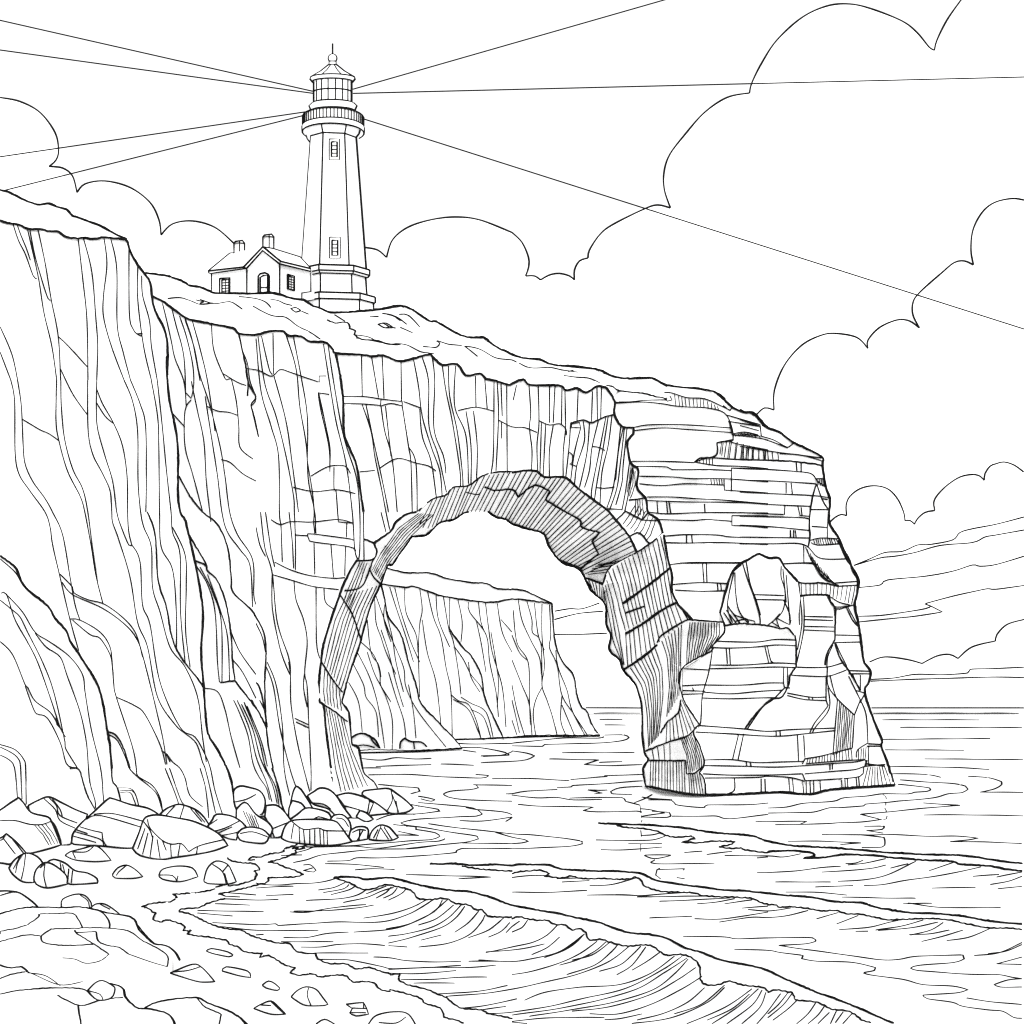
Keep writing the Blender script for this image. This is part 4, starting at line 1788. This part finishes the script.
# ================================================================ clouds
def lens(poly,D,bul,m):
    r=poly+[poly[0]]
    def f(x,y):
        d=min(1,dist((x,y),r)/m); return D-bul*math.sqrt(max(0,1-(1-d)**2))
    return f
for key,D,label in (('CL_A',1700,'long white cumulus bank behind the lighthouse, rising to the top right'),
                    ('CL_W',1500,'white cumulus at the upper left edge, above the near clifftop'),
                    ('CL_B',1350,'white cumulus right of the headland, rising to the right edge'),
                    ('CL_C',1200,'row of small round cumulus heads low at the right, above the streaky band'),
                    ('CL_S',1050,'thin streaky sloping cloud band right of the rock arch'),
                    ('CL_D',900,'low flat cloud with rounded heads just above the sea horizon')):
    poly=pg(key+'_P'); Df=lens(poly,D,40,40)
    arcs=[pl for c,pls,ex in L4[key] for pl in pls]
    top=[]
    if key!='CL_S' :
        for c,pls,ex in L4[key]:
            if c=='T' or c=='M':
                for pl in pls: top+=resample(pl,6)
    full=top+poly if top else poly
    Df=lens(full,D,8,40)
    mb=MB(); solid(mb,full,Df,vec(0,150,0),30,8)
    for c,pls,ex in L4[key]:
        w={'T':1.85,'M':1.7,'N':1.45}[c]
        for pl in pls: ink(mb,pl,w,Df,lift=.3,taper=False)
    tag(mb.build('cloud',CLOUD,origin=W(full[0][0],full[0][1],D)),label,'cloud','clouds over the sea')

# ================================================================ lighthouse
LD=95.0; S=LD/1000                       # metres per image unit at the tower axis
base=W(333.5,318,LD); LH=empty('lighthouse',base); tag(LH,'tall white tapering lighthouse with gallery and domed lantern on the clifftop','lighthouse')
def zz(py): return EYE+(HZ-py)*S
def octring(cx,py,s,w):
    X=(cx-512)*S; Y=F*LD; z=zz(py)
    s-=.12*w; ca=math.cos(R(7)); sa=math.sin(R(7))
    return [Vector((X+(a*ca-b*sa)*S,Y+(a*sa+b*ca)*S,z)) for a,b in ((-w,-s),(w,-s),(s,-w),(s,w),(w,s),(-w,s),(-s,w),(-s,-w))]
def circ(cx,py,r,n=32,kd=.85):
    X=(cx-512)*S; Y=F*LD; z=zz(py)
    return [Vector((X+r*S*math.cos(2*math.pi*k/n-math.pi/2),Y+kd*r*S*math.sin(2*math.pi*k/n-math.pi/2),z)) for k in range(n)]
def stack(mb,rings,cap=True):
    n=len(rings[0]); vs=[v for r in rings for v in r]; fs=[]
    for j in range(len(rings)-1):
        for k in range(n): fs.append((j*n+k,j*n+(k+1)%n,(j+1)*n+(k+1)%n,(j+1)*n+k))
    if cap: fs.append(tuple(reversed(range(n)))); fs.append(tuple((len(rings)-1)*n+k for k in range(n)))
    mb.add(vs,fs)
def line(mb,pts,w,D=LD):
    mb.tube(pts,1.35*w/2*D/1000)
def ringline(mb,ring,w):
    if len(ring)==8: line(mb,[ring[6],ring[7],ring[0],ring[1],ring[2]],w); return
    line(mb,ring+[ring[0],ring[1]],w)
def silh(mb,rings,w):
    a=[]; 
    for side in (1,-1):
        pts=[]
        for r in rings:
            v=max(r,key=lambda p:side*p.x/p.y); pts.append(v.copy())
        line(mb,pts,w)
# tower shaft, from the rings up
def edges(mb,rings,idx,w):
    for k in idx: line(mb,[r[k] for r in rings],w)
mb=MB(); rs=[octring(333.6,277,33.8,14.5),octring(333.3,140,23.4,10.6)]
stack(mb,rs); edges(mb,rs,(0,1),1.3); edges(mb,rs,(2,6),2.2)
mb.build('tower_shaft',PLASTER,LH)
# lower stages
mb=MB(); rs=[octring(338.5,343,36.5,19.6),octring(338.5,306.4,36.2,19.6)]; stack(mb,rs); edges(mb,rs,(0,1),1.3); edges(mb,rs,(2,6),1.9)
rs=[octring(338.6,306.8,37.8,20),octring(338.6,300.6,37.8,20)]; stack(mb,rs); edges(mb,rs,(0,1),1.3); edges(mb,rs,(2,6),1.9)
ringline(mb,rs[0],1.3); ringline(mb,rs[1],1.5)
mb.build('base_stage',PLASTER,LH)
mb=MB(); rs=[octring(335.5,301,32.5,15.5),octring(335.2,279.5,31.2,15.2)]; stack(mb,rs); edges(mb,rs,(0,1),1.3); edges(mb,rs,(2,6),1.9)
mb.build('middle_stage',PLASTER,LH)
mb=MB(); r0=octring(335.5,280.6,33,16); rs=[octring(335.5,278.4,35.2,17),octring(335.5,273,35.2,17)]
stack(mb,[r0]+rs); edges(mb,rs,(0,1),1.3); edges(mb,[r0,rs[0]],(0,1),1.1); edges(mb,[r0]+rs,(2,6),1.9); ringline(mb,r0,1.3); ringline(mb,rs[0],1.3); ringline(mb,rs[1],1.5)
mb.build('cornice',PLASTER,LH)
# corbel under the gallery
mb=MB(); rs=[octring(333.2,139.8,23.6,10.7),octring(333.2,136,26.6,11.6),octring(333.2,132.8,27.6,12.2)]
stack(mb,rs); edges(mb,rs[:],(0,1),1.2); edges(mb,rs,(2,6),1.9); ringline(mb,rs[0],1.4); 
mb.build('corbel',PLASTER,LH)
mb=MB(); rs=[circ(333.2,132.6,30.8,kd=.95),circ(333.2,127.4,30.8,kd=.95)]; stack(mb,rs); ringline(mb,rs[0],1.4); silh(mb,rs,1.6)
mb.build('gallery_deck',PLASTER,LH)
mb=MB(); rs=[circ(333.2,126.6,30.2,kd=.95),circ(333.2,116.8,30.2,kd=.95)]
n=32
# drum behind the balusters
stack(mb,[circ(333.2,126.6,29.4,kd=.95),circ(333.2,117,29.4,kd=.95)])
ringline(mb,rs[0],1.2); ringline(mb,rs[1],1.2)
for a,b in zip(circ(333.2,126.6,30.2,52,kd=.95),circ(333.2,116.8,30.2,52,kd=.95)): line(mb,[a,b],.85)
silh(mb,rs,1.8)
mb.build('gallery_railing',PLASTER,LH)
# watch room flange and glazing
mb=MB(); rs=[circ(333,116.5,20.5,kd=.5),circ(333,109.8,20.5,kd=.5),circ(333,109.5,21.8,kd=.5),circ(333,106.2,23.4,kd=.5),circ(333,103.2,20,kd=.5)]
stack(mb,rs); ringline(mb,rs[1],1.3); ringline(mb,rs[4],1.3); silh(mb,rs[1:],2.3)
line(mb,[Vector((( 325.8-512)*S,F*LD-10*S,zz(z)-.0)) for z in (116,112)],1)
mb.build('watch_room',PLASTER,LH)
mb=MB(); stack(mb,[circ(332.7,103.3,18.4,kd=.5),circ(332.7,80,18.4,kd=.5)]); 
mb.build('lantern_glass',GLASS,LH)
mb=MB()
for k in range(16):
    an=math.pi*2*(k+.5)/16-math.pi/2
    X=(332.7-512)*S+18.8*S*math.cos(an); Y=F*LD+.5*18.8*S*math.sin(an)
    line(mb,[Vector((X,Y,zz(103.3))),Vector((X,Y,zz(80)))],1.0)
for py,w in ((91.6,1.1),(102.6,1.2)): ringline(mb,circ(332.7,py,18.9,kd=.5),w)
silh(mb,[circ(332.7,103.3,18.8,kd=.5),circ(332.7,80,18.8,kd=.5)],1.9)
mb.build('glazing_bars',INK,LH)
mb=MB(); rs=[circ(332.6,82.4,18.6,kd=.5),circ(332.6,81.4,20,kd=.5),circ(332.6,79,22,kd=.5),circ(332.6,77.6,21.6,kd=.5),circ(332.6,72,12,kd=.5),circ(332.6,65,3.4,kd=.5)]
stack(mb,rs); silh(mb,rs,2.3); ringline(mb,rs[1],1.3); ringline(mb,rs[3],1.2); ringline(mb,rs[5],1.2)
for a in (-26,26,-75,75):
    an=math.radians(a-90)
    f=lambda cx,py,r:Vector(((cx-512)*S+r*S*math.cos(an),F*LD+.5*r*S*math.sin(an),zz(py)))
    line(mb,[f(332.6,77.6,21.7),f(332.6,72,12.1),f(332.6,65,3.5)],1.1)
mb.build('lantern_roof',ROOF,LH)
mb=MB(); rs=[circ(332.6,65,3.2,16,kd=.5),circ(332.6,61.4,3.2,16,kd=.5)]; stack(mb,rs); silh(mb,rs,1.3); ringline(mb,rs[1],1.1)
bs=[circ(332.6,58.4-3.9*math.sin(a),max(.05,3.9*math.cos(a)),16) for a in [math.pi*(k/10-.5) for k in range(11)]]
stack(mb,bs); silh(mb,bs,1.7); fn=mb.build('finial',ROOF,LH)
mb=MB(); line(mb,[Vector(((332.6-512)*S,F*LD,zz(54.2))),Vector(((332.6-512)*S,F*LD,zz(43.5)))],1.3); mb.build('lightning_rod',INK,LH)
# windows
def rect(x0,y0,x1,y1): return [(x0,y0),(x1,y0),(x1,y1),(x0,y1)]
def panel(mb,pts,Df,th,w,mi=0,back=0.05):
    fr=[W(x,y,Df(x,y)) for x,y in pts]
    n=len(fr); f2=[p+Vector((0,-th,0)) for p in fr]; b2=[p+Vector((0,back,0)) for p in fr]
    mb.add(f2+b2,[tuple(range(n))]+[tuple(n+k for k in reversed(range(n)))]+[(k,n+k,n+(k+1)%n,(k+1)%n) for k in range(n)],mi)
    if w:
        g=[p+Vector((0,-.02,0)) for p in f2]; D=Df(*pts[0])
        mb.tube(g+[g[0],g[0]+(g[1]-g[0])*.2],w/2*D/1000)
def Dtower(x,y): 
    s=23.4+(33-23.4)*(y-139)/(268-139); return LD-s*S/F-.09
for y0,y1,i0,i1,x0,x1 in ((139.3,160,142,156.8,329.3,339.6),(237.4,258.4,240.4,255.4,329.6,340.4)):
    mb=MB(); panel(mb,rect(x0,y0,x1,y1),Dtower,.1,1.3); wf=mb.build('window',PLASTER,LH)
    xa=(x0+x1)/2-2.9; xb=xa+5.6
    mb=MB(); D2=lambda x,y:Dtower(x,y)-.07
    panel(mb,rect(xa,i0,xb,i1),D2,.03,1.9)
    for k in range(1,4):
        yy=i0+(i1-i0)*k/4; D3=D2(0,yy)
        mb.tube([W(xa,yy,D3-.04),W(xb,yy,D3-.04)],1.1/2*D3/1000)
    o=mb.build('pane',GLASS,wf); o.location=Vector((0,0,0))-Vector(LH.location) - wf.location
# light beams
for label,ls in (('uppermost pair of thin rays running left from the lantern',(((312.5,91.2),(0,20.3)),((313.5,93.4),(0,50)))),
                 ('lower pair of thin rays running left from the gallery to the near clifftop',(((310,111.2),(0,156.8)),((303,115.6),(0,191.5)))),
                 ('pair of thin rays running right from the lantern across the big cloud',(((353,89.2),(664,0)),((353,93.4),(1024,77)))),
                 ('single thin ray slanting down to the right from the gallery',(((364.5,119.2),(1024,329)),))):
    mb=MB()
    for a,b in ls:
        b2=(a[0]+(b[0]-a[0])*1.25,a[1]+(b[1]-a[1])*1.25); n=12; 
        P=[W(a[0]+(b2[0]-a[0])*k/n,a[1]+(b2[1]-a[1])*k/n,LD-1+12*k/n) for k in range(n+1)]
        mb.tube(P,[1.45/2*(LD-1+12*k/n)/1000 for k in range(n+1)])
    tag(mb.build('light_beam',INK,origin=W(ls[0][0][0],ls[0][0][1],LD-1)),label,'light beam','light beams from the lighthouse')

# ================================================================ keeper's cottage
hx=lambda x,y:(200+x/8.533,220+y/8.533)
HB=empty('cottage',W(262,297,90)); tag(HB,"white keeper's cottage with a front gable and two chimneys beside the lighthouse",'cottage')
def face(mb,pts,w=1.4,back=(0,3,0),inkit=True,lift=.04,closed=True):
    fr=[W(*hx(x,y),D) for x,y,D in pts]; n=len(fr); bv=Vector(back)
    bk=[p+bv for p in fr]
    mb.add(fr+bk,[tuple(range(n))]+[tuple(n+k for k in reversed(range(n)))]+[(k,n+k,n+(k+1)%n,(k+1)%n) for k in range(n)])
    if inkit:
        g=[p+Vector((0,-lift,0)) for p in fr]
        mb.tube((g+[g[0],g[0]+(g[1]-g[0])*.1]) if closed else g,1.4*w/2*pts[0][2]/1000)
mb=MB()
face(mb,[(400,405,89),(535,262,89.2),(680,372,89.4),(680,690,89.4),(400,690,89)],1.4)          # gable front
face(mb,[(98,452,91),(400,412,89.1),(400,690,89.1),(98,690,91)],1.4)                            # left wing
face(mb,[(680,378,89.5),(945,440,91.3),(945,612,91.3),(868,624,90.8),(868,720,90.8),(680,720,89.5)],1.4)                       # right wing
mb.build('wall',PLASTER,HB)
mb=MB()
face(mb,[(72,435,90.9),(255,285,92.6),(495,262,91.2),(535,232,90.4),(372,402,88.9)],1.4,(0,1.2,.0))   # left slope
face(mb,[(545,232,90.4),(620,245,91),(855,318,92.4),(945,415,91.1),(685,352,89.2)],1.4,(0,1.2,0))   # right slope
face(mb,[(72,435,90.85),(372,402,88.85),(400,412,88.85),(98,455,90.85),(75,452,90.85)],1.3,(0,.4,0))
face(mb,[(685,352,89.15),(945,415,91),(945,440,91),(680,375,89.15)],1.3,(0,.4,0))
face(mb,[(372,402,88.75),(535,230,88.95),(688,352,89.15),(680,376,89.15),(535,262,88.95),(400,412,88.75)],1.5,(0,.6,0))
mb.build('roof',ROOF,HB)
for x0,x1,yt,yb,xm,D in ((290,380,182,285,337,92.2),(537,630,128,250,590,91.2)):
    mb=MB(); ymid=yt+18
    face(mb,[(x0,ymid,D),(x0+12,yt+2,D+.1),(x1-18,yt-6,D+.1),(x1,ymid-2,D),(x1,yb,D),(x0,yb,D)],1.3,(0,.7,0))
    g=D-.03
    for a,b in (((x0,ymid),(xm,ymid-6)),((xm,ymid-6),(x1,ymid)),((xm,yt),(xm,yb))):
        mb.tube([W(*hx(*a),g),W(*hx(*b),g)],1.2/2*g/1000)
    mb.build('chimney',PLASTER,HB)
# door
mb=MB(); face(mb,[(497,640,88.95),(497,478,88.95),(515,458,88.95),(555,450,88.95),(585,465,89),(592,480,89),(592,640,89)],1.4,(0,.2,0))
dr=mb.build('door',PLASTER,HB)
mb=MB(); face(mb,[(515,640,88.88),(515,490,88.88),(540,475,88.88),(577,472,88.9),(577,640,88.9)],1.3,(0,.1,0))
mb.tube([W(*hx(515,575),88.84),W(*hx(577,575),88.84)],1.2/2*89/1000)
o=mb.build('door_leaf',PLASTER,dr); o.location=-Vector(HB.location)-dr.location
def win(x0,x1,y0,y1,sl,D0,D1,in0):
    f=lambda x,y:(x,y+(x-x0)*sl,D0+(D1-D0)*(x-x0)/(x1-x0))
    mb=MB(); face(mb,[f(x0,y0),f(x1,y0),f(x1,y1),f(x0,y1)],1.4,(0,.2,0)); w=mb.build('window',PLASTER,HB)
    mb=MB(); a=x0+in0; b=x1-6
    g=lambda x,y:(lambda t:(t[0],t[1],t[2]-.06))(f(x,y))
    face(mb,[g(a,y0+14),g(b,y0+14),g(b,y1-6),g(a,y1-6)],1.3,(0,.08,0))
    for k in range(1,5):
        yy=y0+14+(y1-y0-20)*k/5
        mb.tube([W(*hx(*g(a,yy)[:2]),g(a,yy)[2]-.03),W(*hx(*g(b,yy)[:2]),g(b,yy)[2]-.03)],1.0/2*.09)
    m=(a+b)/2
    mb.tube([W(*hx(*g(m,y0+14)[:2]),g(m,0)[2]-.03),W(*hx(*g(m,y1-6)[:2]),g(m,0)[2]-.03)],1.0/2*.09)
    o=mb.build('pane',GLASS,w); o.location=-Vector(HB.location)-w.location
win(168,253,500,640,-.08,90.4,89.9,20)
win(748,806,465,590,.25,89.85,90.3,8)

# ================================================================ light and camera
w=bpy.data.worlds.new("World"); sc.world=w; w.use_nodes=True
w.node_tree.nodes['Background'].inputs['Color'].default_value=(1,1,1,1)
w.node_tree.nodes['Background'].inputs['Strength'].default_value=1.0
sl=bpy.data.lights.new('sun','SUN'); sl.energy=2.2; sl.angle=R(25); sl.color=(1,.995,.985)
so=bpy.data.objects.new('sun',sl); COL.objects.link(so); so.rotation_euler=(R(68),0,R(3))
cam=bpy.data.cameras.new('camera'); co=bpy.data.objects.new('camera',cam); COL.objects.link(co)
co.location=(0,0,EYE); co.rotation_euler=(R(90),0,0)
cam.sensor_width=36; cam.sensor_fit='HORIZONTAL'; cam.lens=36*1800/1024
cam.shift_y=(HZ-512)/1024; cam.clip_start=.5; cam.clip_end=60000
sc.camera=co
sc.view_settings.view_transform='Standard'; sc.view_settings.look='None'; sc.view_settings.gamma=1
sc.view_settings.exposure=.3
sc.cycles.use_denoising=False
sc.cycles.max_bounces=8; sc.cycles.diffuse_bounces=8
sc.cycles.pixel_filter_type='BLACKMAN_HARRIS'; sc.cycles.filter_width=1.3
